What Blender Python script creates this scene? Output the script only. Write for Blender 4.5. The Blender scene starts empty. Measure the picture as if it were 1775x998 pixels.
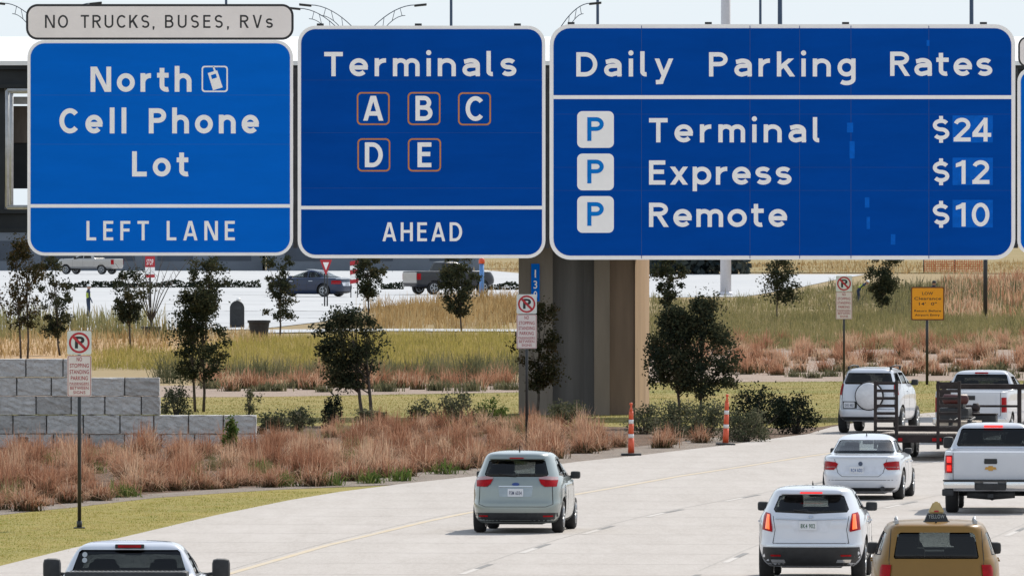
import bpy, bmesh, math, random
import numpy as np
from mathutils import Vector, Matrix
from mathutils.geometry import tessellate_polygon

R = math.radians
SC = bpy.context.scene
COL = SC.collection
random.seed(4)
rng = np.random.default_rng(11)

# ------------------------------------------------------------------ camera, light, exposure
F = 20000.0          # focal length in photo pixels (1775 wide)
CAM_H = 6.7
HOR = 340.0          # photo row of the horizon
cam_d = bpy.data.cameras.new('camera')
cam = bpy.data.objects.new('camera', cam_d)
COL.objects.link(cam)
cam.location = (0, 0, CAM_H)
cam.rotation_euler = (R(90), 0, 0)
cam_d.sensor_width = 36.0
cam_d.lens = 36.0 * F / 1775.0
cam_d.shift_y = -(499 - HOR) / 1775.0
cam_d.clip_start = 1.0
cam_d.clip_end = 12000.0
SC.camera = cam

SUN_EL, SUN_AZ = 43.0, 30.0        # azimuth: degrees to the right of the viewing direction
world = bpy.data.worlds.new('World')
SC.world = world
world.use_nodes = True
wn = world.node_tree
sky = wn.nodes.new('ShaderNodeTexSky')
sky.sky_type = 'NISHITA'
sky.sun_disc = False
sky.sun_elevation = R(SUN_EL)
sky.sun_rotation = R(SUN_AZ)
sky.air_density = 1.0
sky.dust_density = 0.6
sky.ozone_density = 1.0
# pale haze, strongest low; its veil to the zenith is added fill for shaded faces
w_tc = wn.nodes.new('ShaderNodeTexCoord')
w_sep = wn.nodes.new('ShaderNodeSeparateXYZ')
w_rng = wn.nodes.new('ShaderNodeMapRange')
w_rng.inputs['From Min'].default_value = 0.0
w_rng.inputs['From Max'].default_value = 1.0
w_rng.inputs['To Min'].default_value = 1.0
w_rng.inputs['To Max'].default_value = 0.3
w_mix = wn.nodes.new('ShaderNodeMix'); w_mix.data_type = 'RGBA'
w_mix.inputs['B'].default_value = (4.15, 4.55, 4.85, 1)
wn.links.new(w_tc.outputs['Generated'], w_sep.inputs['Vector'])
wn.links.new(w_sep.outputs['Z'], w_rng.inputs['Value'])
wn.links.new(w_rng.outputs['Result'], w_mix.inputs['Factor'])
wn.links.new(sky.outputs['Color'], w_mix.inputs['A'])
wn.links.new(w_mix.outputs['Result'], wn.nodes['Background'].inputs['Color'])
wn.nodes['Background'].inputs['Strength'].default_value = 0.15
sun_d = bpy.data.lights.new('sun', 'SUN')
sun_d.energy = 3.7
sun_d.angle = R(0.5)
sun_d.color = (1.0, 0.935, 0.835)
sun = bpy.data.objects.new('sun', sun_d)
COL.objects.link(sun)
sun.rotation_euler = (R(90 - SUN_EL), 0, R(180 - SUN_AZ))
sun.location = (200, 500, 300)
SC.view_settings.view_transform = 'Standard'
SC.view_settings.look = 'None'
SC.view_settings.gamma = 1.0
SC.view_settings.use_curve_mapping = False
SC.view_settings.exposure = 0.38
SC.render.engine = 'CYCLES'
SC.cycles.max_bounces = 8
SC.cycles.transparent_max_bounces = 16

# ------------------------------------------------------------------ helpers
def G(px, py, z=0.0):
    d = F * CAM_H / (py - HOR)
    return Vector(((px - 887.5) * d / F, d, z))

def W(px, py, d):
    return Vector(((px - 887.5) * d / F, d, CAM_H - (py - HOR) * d / F))

def meta(o, label=None, cat=None, group=None, kind=None):
    if label: o['label'] = label
    if cat: o['category'] = cat
    if group: o['group'] = group
    if kind: o['kind'] = kind
    return o

def thing(name, label, cat, loc=(0, 0, 0), rz=0.0, group=None):
    o = bpy.data.objects.new(name, None)
    o.empty_display_size = 0.3
    COL.objects.link(o)
    o.location = loc
    o.rotation_euler = (0, 0, rz)
    return meta(o, label, cat, group)

def link(name, me, mats, parent=None, smooth=False):
    if not isinstance(mats, (list, tuple)): mats = [mats]
    if len(me.materials) == 0:
        for m in mats: me.materials.append(m)
    if smooth:
        me.polygons.foreach_set('use_smooth', [True] * len(me.polygons))
    o = bpy.data.objects.new(name, me)
    COL.objects.link(o)
    if parent is not None: o.parent = parent
    return o

def obj(name, bm, mats, parent=None, smooth=False, angle=None):
    me = bpy.data.meshes.new(name)
    bm.normal_update()
    bm.to_mesh(me)
    bm.free()
    o = link(name, me, mats, parent, smooth)
    if angle is not None:
        me.polygons.foreach_set('use_smooth', [True] * len(me.polygons))
        me.set_sharp_from_angle(angle=R(angle))
    return o

def copy_tree(o, parent=None):
    c = o.copy()
    COL.objects.link(c)
    if parent is not None: c.parent = parent
    for ch in list(o.children):
        copy_tree(ch, c)
    return c

def box(bm, lo, hi, bevel=0.0, mi=0):
    r = bmesh.ops.create_cube(bm, size=1.0)
    vs = r['verts']
    lo, hi = Vector(lo), Vector(hi)
    c, s = (lo + hi) / 2, hi - lo
    for v in vs:
        v.co = Vector((v.co.x * s.x, v.co.y * s.y, v.co.z * s.z)) + c
    fs = set(f for v in vs for f in v.link_faces)
    for f in fs: f.material_index = mi
    if bevel > 0:
        es = list(set(e for v in vs for e in v.link_edges))
        bmesh.ops.bevel(bm, geom=es, offset=bevel, segments=2, affect='EDGES', profile=0.6)
    return bm

def tube(bm, pts, radii, n=8, mi=0, cap=True):
    pts = [Vector(p) for p in pts]
    if not isinstance(radii, (list, tuple)): radii = [radii] * len(pts)
    rings = []
    up0 = Vector((0, 0, 1))
    prev = None
    for i, p in enumerate(pts):
        if i == 0: t = pts[1] - pts[0]
        elif i == len(pts) - 1: t = pts[-1] - pts[-2]
        else: t = pts[i + 1] - pts[i - 1]
        t.normalize()
        if prev is None:
            ref = Vector((1, 0, 0)) if abs(t.x) < 0.9 else Vector((0, 1, 0))
            u = t.cross(ref).normalized()
        else:
            u = (prev - t * prev.dot(t)).normalized()
        prev = u
        v = t.cross(u)
        rings.append([bm.verts.new(p + (u * math.cos(2 * math.pi * k / n) + v * math.sin(2 * math.pi * k / n)) * radii[i]) for k in range(n)])
    for a, b in zip(rings[:-1], rings[1:]):
        for k in range(n):
            f = bm.faces.new((a[k], a[(k + 1) % n], b[(k + 1) % n], b[k]))
            f.material_index = mi
            f.smooth = True
    if cap:
        for r in (list(reversed(rings[0])), rings[-1]):
            f = bm.faces.new(r); f.material_index = mi
    return bm

def lathe(bm, prof, n=24, axis='Z', center=(0, 0, 0), mi=0):
    """prof: list of (radius, height) closed into caps when radius 0"""
    c = Vector(center)
    rings = []
    for r, h in prof:
        ring = []
        for k in range(n):
            a = 2 * math.pi * k / n
            x, y, z = r * math.cos(a), r * math.sin(a), h
            if axis == 'X': p = Vector((z, x, y))
            elif axis == 'Y': p = Vector((y, z, x))
            else: p = Vector((x, y, z))
            ring.append(bm.verts.new(p + c))
        rings.append(ring)
    for a, b in zip(rings[:-1], rings[1:]):
        for k in range(n):
            f = bm.faces.new((a[k], a[(k + 1) % n], b[(k + 1) % n], b[k]))
            f.material_index = mi; f.smooth = True
    for r in (list(reversed(rings[0])), rings[-1]):
        f = bm.faces.new(r); f.material_index = mi
    return bm

def prism_xz(bm, poly, y0, y1, mi=0):
    a = [bm.verts.new((x, y0, z)) for x, z in poly]
    b = [bm.verts.new((x, y1, z)) for x, z in poly]
    fs = [bm.faces.new(a), bm.faces.new(list(reversed(b)))]
    n = len(poly)
    for k in range(n):
        fs.append(bm.faces.new((a[(k + 1) % n], a[k], b[k], b[(k + 1) % n])))
    for f in fs: f.material_index = mi
    bmesh.ops.recalc_face_normals(bm, faces=fs)
    return bm

def prism_xy(bm, poly, z0, z1, mi=0):
    a = [bm.verts.new((x, y, z0)) for x, y in poly]
    b = [bm.verts.new((x, y, z1)) for x, y in poly]
    fs = [bm.faces.new(a), bm.faces.new(list(reversed(b)))]
    n = len(poly)
    for k in range(n):
        fs.append(bm.faces.new((a[(k + 1) % n], a[k], b[k], b[(k + 1) % n])))
    for f in fs: f.material_index = mi
    bmesh.ops.recalc_face_normals(bm, faces=fs)
    return bm

def prism_yz(bm, poly, x0, x1, mi=0):
    a = [bm.verts.new((x0, y, z)) for y, z in poly]
    b = [bm.verts.new((x1, y, z)) for y, z in poly]
    fs = [bm.faces.new(a), bm.faces.new(list(reversed(b)))]
    n = len(poly)
    for k in range(n):
        fs.append(bm.faces.new((a[(k + 1) % n], a[k], b[k], b[(k + 1) % n])))
    for f in fs: f.material_index = mi
    bmesh.ops.recalc_face_normals(bm, faces=fs)
    return bm

def rrect(x0, z0, x1, z1, r, n=6):
    pts = []
    for cx, cz, a0 in ((x1 - r, z1 - r, 0), (x0 + r, z1 - r, 90), (x0 + r, z0 + r, 180), (x1 - r, z0 + r, 270)):
        for k in range(n + 1):
            a = R(a0 + 90 * k / n)
            pts.append((cx + r * math.cos(a), cz + r * math.sin(a)))
    return pts

def ring_xz(bm, outer, inner, y0, y1):
    """flat frame between two outlines with the same point count"""
    n = len(outer)
    vs = [[bm.verts.new((x, y, z)) for x, z in pl] for y in (y0, y1) for pl in (outer, inner)]
    fs = []
    of, inf, ob, inb = vs
    for k in range(n):
        j = (k + 1) % n
        fs += [bm.faces.new((of[k], of[j], inf[j], inf[k])), bm.faces.new((ob[j], ob[k], inb[k], inb[j])),
               bm.faces.new((of[j], of[k], ob[k], ob[j])), bm.faces.new((inf[k], inf[j], inb[j], inb[k]))]
    bmesh.ops.recalc_face_normals(bm, faces=fs)

def quads_mesh(name, verts, attrs=None, nq=4):
    """verts: (N,4,3) separate quads"""
    n = len(verts)
    me = bpy.data.meshes.new(name)
    me.vertices.add(n * 4)
    me.vertices.foreach_set('co', np.ascontiguousarray(verts, dtype=np.float32).ravel())
    me.loops.add(n * 4)
    me.loops.foreach_set('vertex_index', np.arange(n * 4, dtype=np.int32))
    me.polygons.add(n)
    me.polygons.foreach_set('loop_start', np.arange(0, n * 4, 4, dtype=np.int32))
    for k, v in (attrs or {}).items():
        a = me.attributes.new(k, 'FLOAT', 'POINT')
        a.data.foreach_set('value', np.ascontiguousarray(v, dtype=np.float32).ravel())
    me.update(calc_edges=True)
    return me

# ------------------------------------------------------------------ materials
MATS = {}
def nodes_of(name):
    m = bpy.data.materials.new(name)
    m.use_nodes = True
    return m, m.node_tree, m.node_tree.nodes['Principled BSDF']

def mat(name, col, rough=0.5, metal=0.0, coat=0.0, var=0.06, scale=6.0, bump=0.0, bscale=40.0, emit=None, estr=0.0, col2=None, spec=0.5, stretch=None):
    if name in MATS: return MATS[name]
    m, t, b = nodes_of(name)
    N, L = t.nodes, t.links
    b.inputs['Roughness'].default_value = rough
    b.inputs['Metallic'].default_value = metal
    b.inputs['Coat Weight'].default_value = coat
    b.inputs['Coat Roughness'].default_value = 0.05
    b.inputs['Specular IOR Level'].default_value = spec
    tc = N.new('ShaderNodeTexCoord')
    src = tc.outputs['Object']
    if stretch:
        mp = N.new('ShaderNodeMapping'); mp.inputs['Scale'].default_value = stretch
        L.new(src, mp.inputs['Vector']); src = mp.outputs['Vector']
    nz = N.new('ShaderNodeTexNoise')
    nz.inputs['Scale'].default_value = scale
    nz.inputs['Detail'].default_value = 6
    nz.inputs['Roughness'].default_value = 0.65
    L.new(src, nz.inputs['Vector'])
    rp = N.new('ShaderNodeValToRGB')
    c = np.array(col)
    c2 = np.array(col2) if col2 is not None else np.clip(c * (1 + var * 2), 0, 1)
    c1 = c if col2 is not None else np.clip(c * (1 - var * 2), 0, 1)
    rp.color_ramp.elements[0].position = 0.3; rp.color_ramp.elements[0].color = (*c1, 1)
    rp.color_ramp.elements[1].position = 0.7; rp.color_ramp.elements[1].color = (*c2, 1)
    L.new(nz.outputs['Fac'], rp.inputs['Fac'])
    L.new(rp.outputs['Color'], b.inputs['Base Color'])
    if bump:
        n2 = N.new('ShaderNodeTexNoise'); n2.inputs['Scale'].default_value = bscale; n2.inputs['Detail'].default_value = 5
        L.new(src, n2.inputs['Vector'])
        bp = N.new('ShaderNodeBump'); bp.inputs['Strength'].default_value = bump; bp.inputs['Distance'].default_value = 0.05
        L.new(n2.outputs['Fac'], bp.inputs['Height']); L.new(bp.outputs['Normal'], b.inputs['Normal'])
    if emit is not None:
        b.inputs['Emission Color'].default_value = (*emit, 1)
        b.inputs['Emission Strength'].default_value = estr
    MATS[name] = m
    return m

def leaf_mat(name, cols, tip=None, trans=0.35, rough=0.7):
    """foliage/blades: colour picked by the per-leaf 'tone'; optional olive base, darkened in place of shade, fading towards the tip"""
    if name in MATS: return MATS[name]
    m, t, b = nodes_of(name)
    N, L = t.nodes, t.links
    at = N.new('ShaderNodeAttribute'); at.attribute_name = 'tone'
    rp = N.new('ShaderNodeValToRGB')
    els = rp.color_ramp.elements
    while len(els) < len(cols): els.new(0.5)
    for i, c in enumerate(cols):
        els[i].position = i / max(1, len(cols) - 1); els[i].color = (*c, 1)
    L.new(at.outputs['Fac'], rp.inputs['Fac'])
    out = rp.outputs['Color']
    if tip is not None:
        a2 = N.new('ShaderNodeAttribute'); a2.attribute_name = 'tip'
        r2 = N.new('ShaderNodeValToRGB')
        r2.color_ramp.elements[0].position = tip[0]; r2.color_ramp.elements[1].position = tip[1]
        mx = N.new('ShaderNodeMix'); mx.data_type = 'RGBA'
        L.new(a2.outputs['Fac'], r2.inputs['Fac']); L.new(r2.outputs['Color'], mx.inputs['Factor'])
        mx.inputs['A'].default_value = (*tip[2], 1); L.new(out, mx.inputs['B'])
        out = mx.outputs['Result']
    df = N.new('ShaderNodeBsdfDiffuse'); tr = N.new('ShaderNodeBsdfTranslucent')
    ms = N.new('ShaderNodeMixShader'); ms.inputs['Fac'].default_value = trans
    L.new(out, df.inputs['Color']); L.new(out, tr.inputs['Color'])
    L.new(df.outputs['BSDF'], ms.inputs[1]); L.new(tr.outputs['BSDF'], ms.inputs[2])
    L.new(ms.outputs['Shader'], N['Material Output'].inputs['Surface'])
    MATS[name] = m
    return m

def glass_mat(name, tint, refl=1.0):
    """window pane: tinted where light enters, clear on the far face of the pane"""
    if name in MATS: return MATS[name]
    m, t, b = nodes_of(name)
    N, L = t.nodes, t.links
    tr = N.new('ShaderNodeBsdfTransparent'); tr.inputs['Color'].default_value = (*tint, 1)
    gl = N.new('ShaderNodeBsdfGlossy'); gl.inputs['Roughness'].default_value = 0.03
    gl.inputs['Color'].default_value = (refl, refl, refl, 1)
    fr = N.new('ShaderNodeFresnel'); fr.inputs['IOR'].default_value = 1.5
    ms = N.new('ShaderNodeMixShader')
    L.new(fr.outputs['Fac'], ms.inputs['Fac']); L.new(tr.outputs['BSDF'], ms.inputs[1]); L.new(gl.outputs['BSDF'], ms.inputs[2])
    ge = N.new('ShaderNodeNewGeometry'); cl = N.new('ShaderNodeBsdfTransparent'); m2 = N.new('ShaderNodeMixShader')
    L.new(ge.outputs['Backfacing'], m2.inputs['Fac']); L.new(ms.outputs['Shader'], m2.inputs[1]); L.new(cl.outputs['BSDF'], m2.inputs[2])
    L.new(m2.outputs['Shader'], N['Material Output'].inputs['Surface'])
    MATS[name] = m
    return m

def ground_mat(name, cols, scales=(0.15, 2.0, 14.0), rough=0.95, bump=0.3, stretch=(1, 1, 1)):
    """three octaves of patches between the given colours"""
    if name in MATS: return MATS[name]
    m, t, b = nodes_of(name)
    N, L = t.nodes, t.links
    b.inputs['Roughness'].default_value = rough
    b.inputs['Specular IOR Level'].default_value = 0.2
    tc = N.new('ShaderNodeTexCoord')
    mp = N.new('ShaderNodeMapping'); mp.inputs['Scale'].default_value = stretch
    L.new(tc.outputs['Object'], mp.inputs['Vector'])
    prev = None
    for i, s in enumerate(scales):
        nz = N.new('ShaderNodeTexNoise'); nz.inputs['Scale'].default_value = s; nz.inputs['Detail'].default_value = 8
        nz.inputs['Roughness'].default_value = 0.7
        L.new(mp.outputs['Vector'], nz.inputs['Vector'])
        rp = N.new('ShaderNodeValToRGB')
        rp.color_ramp.elements[0].position = 0.38; rp.color_ramp.elements[1].position = 0.62
        L.new(nz.outputs['Fac'], rp.inputs['Fac'])
        mx = N.new('ShaderNodeMix'); mx.data_type = 'RGBA'
        if prev is None:
            mx.inputs['A'].default_value = (*cols[0], 1); mx.inputs['B'].default_value = (*cols[1], 1)
            L.new(rp.outputs['Color'], mx.inputs['Factor'])
        else:
            ml = N.new('ShaderNodeMath'); ml.operation = 'MULTIPLY'; ml.inputs[1].default_value = 0.5
            L.new(rp.outputs['Color'], ml.inputs[0]); L.new(ml.outputs[0], mx.inputs['Factor'])
            L.new(prev, mx.inputs['A']); mx.inputs['B'].default_value = (*cols[min(i + 1, len(cols) - 1)], 1)
        prev = mx.outputs['Result']
    L.new(prev, b.inputs['Base Color'])
    if bump:
        n2 = N.new('ShaderNodeTexNoise'); n2.inputs['Scale'].default_value = scales[-1] * 2; n2.inputs['Detail'].default_value = 6
        L.new(mp.outputs['Vector'], n2.inputs['Vector'])
        bp = N.new('ShaderNodeBump'); bp.inputs['Strength'].default_value = bump; bp.inputs['Distance'].default_value = 0.08
        L.new(n2.outputs['Fac'], bp.inputs['Height']); L.new(bp.outputs['Normal'], b.inputs['Normal'])
    MATS[name] = m
    return m

# ------------------------------------------------------------------ text
_cap = None
def text_mesh(s, spacing=1.0, bold=0.0, thick=0.004):
    cu = bpy.data.curves.new('lettering', 'FONT')
    cu.body = s
    cu.size = 1.0
    cu.space_character = spacing
    cu.offset = bold
    cu.resolution_u = 4
    cu.fill_mode = 'FRONT'
    o = bpy.data.objects.new('lettering', cu)
    COL.objects.link(o)
    dg = bpy.context.evaluated_depsgraph_get()
    me = bpy.data.meshes.new_from_object(o.evaluated_get(dg))
    bpy.data.objects.remove(o)
    bpy.data.curves.remove(cu)
    return me

def text(parent, s, x0, x1, z0, cap, y, m, spacing=1.12, bold=0.016, name='lettering', ref=None):
    """lettering facing -Y between x0..x1, baseline z0, capital height cap (parent's local metres)"""
    global _cap
    if _cap is None:
        me = text_mesh('H')
        co = [v.co.y for v in me.vertices]; _cap = max(co) - min(co)
        bpy.data.meshes.remove(me)
    me = text_mesh(s, spacing, bold)
    me.name = name
    xs = [v.co.x for v in me.vertices]
    a, b = min(xs), max(xs)
    sx = (x1 - x0) / max(1e-6, b - a)
    sz = cap / (_cap + 2 * bold)
    for v in me.vertices:
        x, z = v.co.x, v.co.y
        v.co = Vector((x0 + (x - a) * sx, y, z0 + (z + bold) * sz))
    me.materials.clear()
    o = link(name, me, m, parent)
    return o

# ------------------------------------------------------------------ highway lettering drawn from strokes
def _arc(cx, cy, rx, ry, a0, a1, n=14):
    return [(cx + rx * math.cos(R(a0 + (a1 - a0) * k / n)), cy + ry * math.sin(R(a0 + (a1 - a0) * k / n))) for k in range(n + 1)]
def _sshape(Wd, H, h, z0=0.0):
    r = (H - 2 * h) / 4
    return _arc(Wd / 2, z0 + H - h - r, Wd / 2 - h, r, 28, 270, 18) + _arc(Wd / 2, z0 + h + r, Wd / 2 - h, r, 90, -152, 18)[1:]
def glyph(c, w, slim=1.0):
    """(width, strokes, polygons, closed rings) with capitals 1 high"""
    h = w / 2; X = .74; k = slim
    L, P, O = [], [], []
    def stem(x, a=0, b=1): L.append([(x, a), (x, b)])
    if c == 'N': Wd = .76 * k; stem(h); stem(Wd - h); P.append([(h * .6, 1), (w * 1.35, 1), (Wd - h * .6, 0), (Wd - w * 1.35, 0)])
    elif c == 'C': Wd = .70 * k; L.append(_arc(.39 * k, .5, .39 * k - h, .5 - h, 42, 318, 28))
    elif c == 'O': Wd = .78 * k; O.append(_arc(Wd / 2, .5, Wd / 2 - h, .5 - h, 0, 360, 36)[:-1])
    elif c == 'P': Wd = .64 * k; stem(h); L.append([(h, 1 - h)] + _arc(.34 * k, .71, .30 * k - h, .29 - h, 90, -90, 14) + [(h, .42 + h)])
    elif c == 'R': Wd = .68 * k; stem(h); L.append([(h, 1 - h)] + _arc(.34 * k, .725, .31 * k - h, .275 - h, 90, -90, 14) + [(h, .45 + h)]); P.append([(.24 * k, .5), (.24 * k + w * 1.15, .5), (Wd, 0), (Wd - w * 1.2, 0)])
    elif c == 'L': Wd = .54 * k; stem(h); L.append([(w * .9, h), (Wd, h)])
    elif c in 'EF':
        Wd = .56 * k; stem(h); L.append([(w * .9, 1 - h), (Wd, 1 - h)]); L.append([(w * .9, .53), (Wd * .92, .53)])
        if c == 'E': L.append([(w * .9, h), (Wd, h)])
    elif c == 'T': Wd = .64 * k; L.append([(0, 1 - h), (Wd, 1 - h)]); stem(Wd / 2, 0, 1 - w * .9)
    elif c == 'A':
        Wd = .80 * k; m = Wd / 2; P.append([(0, 0), (w * 1.02, 0), (m + w * .38, 1), (m - w * .62, 1)]); P.append([(Wd, 0), (Wd - w * 1.02, 0), (m - w * .38, 1), (m + w * .62, 1)]); L.append([(Wd * .22, .29), (Wd * .78, .29)])
    elif c == 'H': Wd = .70 * k; stem(h); stem(Wd - h); L.append([(w * .9, .52), (Wd - w * .9, .52)])
    elif c == 'D': Wd = .72 * k; stem(h); L.append([(h, 1 - h)] + _arc(.30 * k, .5, Wd - .30 * k - h, .5 - h, 90, -90, 22) + [(h, h)])
    elif c == 'B':
        Wd = .66 * k; stem(h); m = .53
        L.append([(h, 1 - h)] + _arc(.33 * k, (1 - h + m) / 2, .28 * k - h, (1 - h - m) / 2, 90, -90, 12) + [(h, m)])
        L.append([(h, m)] + _arc(.34 * k, (h + m) / 2, .32 * k - h, (m - h) / 2, 90, -90, 12) + [(h, h)])
    elif c == 'U': Wd = .68 * k; L.append([(h, 1)] + _arc(Wd / 2, .33, Wd / 2 - h, .33 - h, 180, 360, 18) + [(Wd - h, 1)])
    elif c == 'K': Wd = .68 * k; stem(h); P.append([(w * .8, .30), (Wd, 1), (Wd - w * 1.4, 1), (w * .8, .30 + w * 1.5)]); P.append([(.22 * k, .50), (.22 * k + w, .62), (Wd + .02, 0), (Wd + .02 - w * 1.25, 0)])
    elif c == 'S': Wd = .62 * k; L.append(_sshape(Wd, 1, h))
    elif c == 'V': Wd = .72 * k; m = Wd / 2; P.append([(0, 1), (w * 1.05, 1), (m + w * .4, 0), (m - w * .55, 0)]); P.append([(Wd, 1), (Wd - w * 1.05, 1), (m - w * .4, 0), (m + w * .55, 0)])
    elif c == 'o': Wd = .66 * k; O.append(_arc(Wd / 2, X / 2, Wd / 2 - h, X / 2 - h, 0, 360, 32)[:-1])
    elif c in 'nh':
        Wd = .62 * k; stem(h, 0, X if c == 'n' else 1.03); L.append([(h, .36)] + _arc(Wd / 2, .42, Wd / 2 - h, X - h - .42, 180, 0, 16) + [(Wd - h, 0)])
    elif c == 'm':
        p = .385 * k; Wd = 2 * p + w; stem(h, 0, X)
        for i in (0, 1): L.append([(h + p * i, .36)] + _arc(h + p * (i + .5), .46, p / 2, X - h - .46, 180, 0, 14) + [(h + p * (i + 1), 0)])
    elif c == 'r': Wd = .40 * k; stem(h, 0, X); L.append([(h, .34)] + _arc(.36 * k, .36, .36 * k - h, X - h - .36, 180, 84, 10))
    elif c == 't': Wd = .44 * k; L.append([(.14 + h * .6, .95)] + _arc(.14 + h * .6 + .19, .24, .19, .24 - h, 180, 290, 10)); L.append([(0, X - h * .85), (Wd * .97, X - h * .85)])
    elif c == 'e': Wd = .64 * k; L.append(_arc(Wd / 2, X / 2, Wd / 2 - h, X / 2 - h, 0, 318, 30)); L.append([(w * .7, X / 2 - .01), (Wd - .012, X / 2 - .01)])
    elif c == '|': Wd = w; stem(h, 0, 1.03)
    elif c == 'l': Wd = .31; L.append([(h, 1.04)] + _arc(h + .15, .20, .15, .20 - h, 180, 278, 10))
    elif c == 'i': Wd = w * 1.15; stem(Wd / 2, 0, X); P.append(_arc(Wd / 2, .97, w * .6, w * .6, 0, 360, 16)[:-1])
    elif c == 'a':
        Wd = .60 * k; L.append([(.07, X - h * 1.6)] + _arc(Wd * .48, X - h - .19, Wd * .52 - h, .19, 125, 0, 12) + [(Wd - h, .10)] + [(Wd - h + .02, .04), (Wd + .035, .035)][:1] )
        stem(Wd - h, 0, .2)
        L.append([(Wd - h * 1.2, .445)] + _arc(Wd * .44, .445 / 2 + h / 2 - .005, Wd * .44 - h, .445 / 2 - h / 2, 90, 270, 14) + [(Wd - h * 1.2, .16)])
    elif c == 's': Wd = .54 * k; L.append(_sshape(Wd, X, h))
    elif c == 'y': Wd = .64 * k; P.append([(Wd - w * 1.05, X), (Wd, X), (Wd * .46 + .02, -.20), (Wd * .46 - w * .95, -.20)]); P.append([(0, X), (w * 1.08, X), (Wd * .5 + w * .45, .02), (Wd * .5 - w * .42, -.03)]); L.append([(Wd * .46 - w * .25, -.10), (Wd * .36, -.22), (.05, -.27 + h * .4)])
    elif c == 'k': Wd = .60 * k; stem(h, 0, 1.03); P.append([(w * .8, .24), (Wd * .98, X), (Wd * .98 - w * 1.35, X), (w * .8, .24 + w * 1.3)]); P.append([(.20 * k, .40), (.20 * k + w * .9, .50), (Wd + .03, 0), (Wd + .03 - w * 1.25, 0)])
    elif c == 'g': Wd = .62 * k; O.append(_arc(Wd / 2, X / 2, Wd / 2 - h, X / 2 - h, 0, 360, 32)[:-1]); L.append([(Wd - h, X)] + _arc(Wd / 2, -.10, Wd / 2 - h, .17, 0, -140, 14))
    elif c == 'p': Wd = .64 * k; O.append(_arc(Wd / 2, X / 2, Wd / 2 - h, X / 2 - h, 0, 360, 32)[:-1]); stem(h, -.27, X)
    elif c == 'x': Wd = .62 * k; P.append([(0, X), (w * 1.2, X), (Wd, 0), (Wd - w * 1.2, 0)]); P.append([(Wd, X), (Wd - w * 1.2, X), (0, 0), (w * 1.2, 0)])
    elif c == '2': Wd = .60 * k; L.append(_arc(Wd * .49, .70, Wd * .49 - h, .30 - h, 165, -30, 18) + [(h * 1.15, h * 1.3)]); L.append([(0, h), (Wd, h)])
    elif c == '4': Wd = .66 * k; stem(Wd * .70); L.append([(0, .28), (Wd, .28)]); P.append([(0, .28 - h), (0, .28 + h * 1.2), (Wd * .70 - h * .6, 1), (Wd * .70 + h, 1), (w * 1.1, .28)])
    elif c == '1': Wd = .36 * k; stem(Wd - h); P.append([(Wd - h, 1), (Wd - h, 1 - w * 1.25), (.02, .70), (.02, .70 + w * .95)])
    elif c == '0': Wd = .62 * k; O.append(_arc(Wd / 2, .5, Wd / 2 - h, .5 - h, 0, 360, 34)[:-1])
    elif c == '$': Wd = .60 * k; L.append(_sshape(Wd, .90, h, .05)); L.append([(Wd / 2, .9), (Wd / 2, 1.08)]); L.append([(Wd / 2, -.08), (Wd / 2, .1)])
    elif c in '.,': Wd = w * 1.1; P.append([(0, 0), (w, 0), (w, w), (0, w)] if c == '.' else [(w * .1, -.16), (w * .5, -.16), (w * 1.05, 0), (w * 1.05, w), (0, w), (0, 0)])
    else: Wd = .3
    return Wd, L, P, O

def highway_text(parent, s, x0, x1, z0, cap, y, m, weight=.18, slim=1.0, name='lettering'):
    gl = [glyph(c, weight, slim) for c in s]
    tot = sum(g[0] for g in gl) * cap
    track = (x1 - x0 - tot) / max(1, len(gl) - 1)
    sc = 1.0
    if len(gl) == 1: sc = (x1 - x0) / tot
    bm = bmesh.new()
    lev = [0]
    def face(pts):
        vs = [bm.verts.new((p[0], y - lev[0] * .00025, p[1])) for p in pts]
        f = bm.faces.new(vs); f.normal_update()
        if f.normal.y > 0: f.normal_flip()
    def ribbon(pts, closed=False):
        P_ = [Vector(p) for p in pts]; n = len(P_); hw = weight * cap / 2
        Lf, Rt = [], []
        for i, p in enumerate(P_):
            a = P_[i - 1] if (i > 0 or closed) else None
            b = P_[(i + 1) % n] if (i < n - 1 or closed) else None
            t1 = (p - a).normalized() if a is not None else None
            t2 = (b - p).normalized() if b is not None else None
            if t1 is None: t1 = t2
            if t2 is None: t2 = t1
            n1, n2 = Vector((-t1.y, t1.x)), Vector((-t2.y, t2.x))
            nn = (n1 + n2); nn = nn.normalized() if nn.length > 1e-6 else n1
            q = nn * hw / max(.5, nn.dot(n1))
            Lf.append(p + q); Rt.append(p - q)
        for i in range(n if closed else n - 1):
            j = (i + 1) % n
            face((Lf[i], Rt[i], Rt[j], Lf[j]))
    x = x0
    for Wd, L, P, O in gl:
        T = lambda p: (x + p[0] * cap * sc, z0 + p[1] * cap)
        k = 0
        for pts in L: lev[0] = k; ribbon([T(p) for p in pts]); k += 1
        for pts in O: lev[0] = k; ribbon([T(p) for p in pts], True); k += 1
        for pts in P: lev[0] = k; face([T(p) for p in pts]); k += 1
        x += Wd * cap * sc + track
    return obj(name, bm, m, parent)
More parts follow.
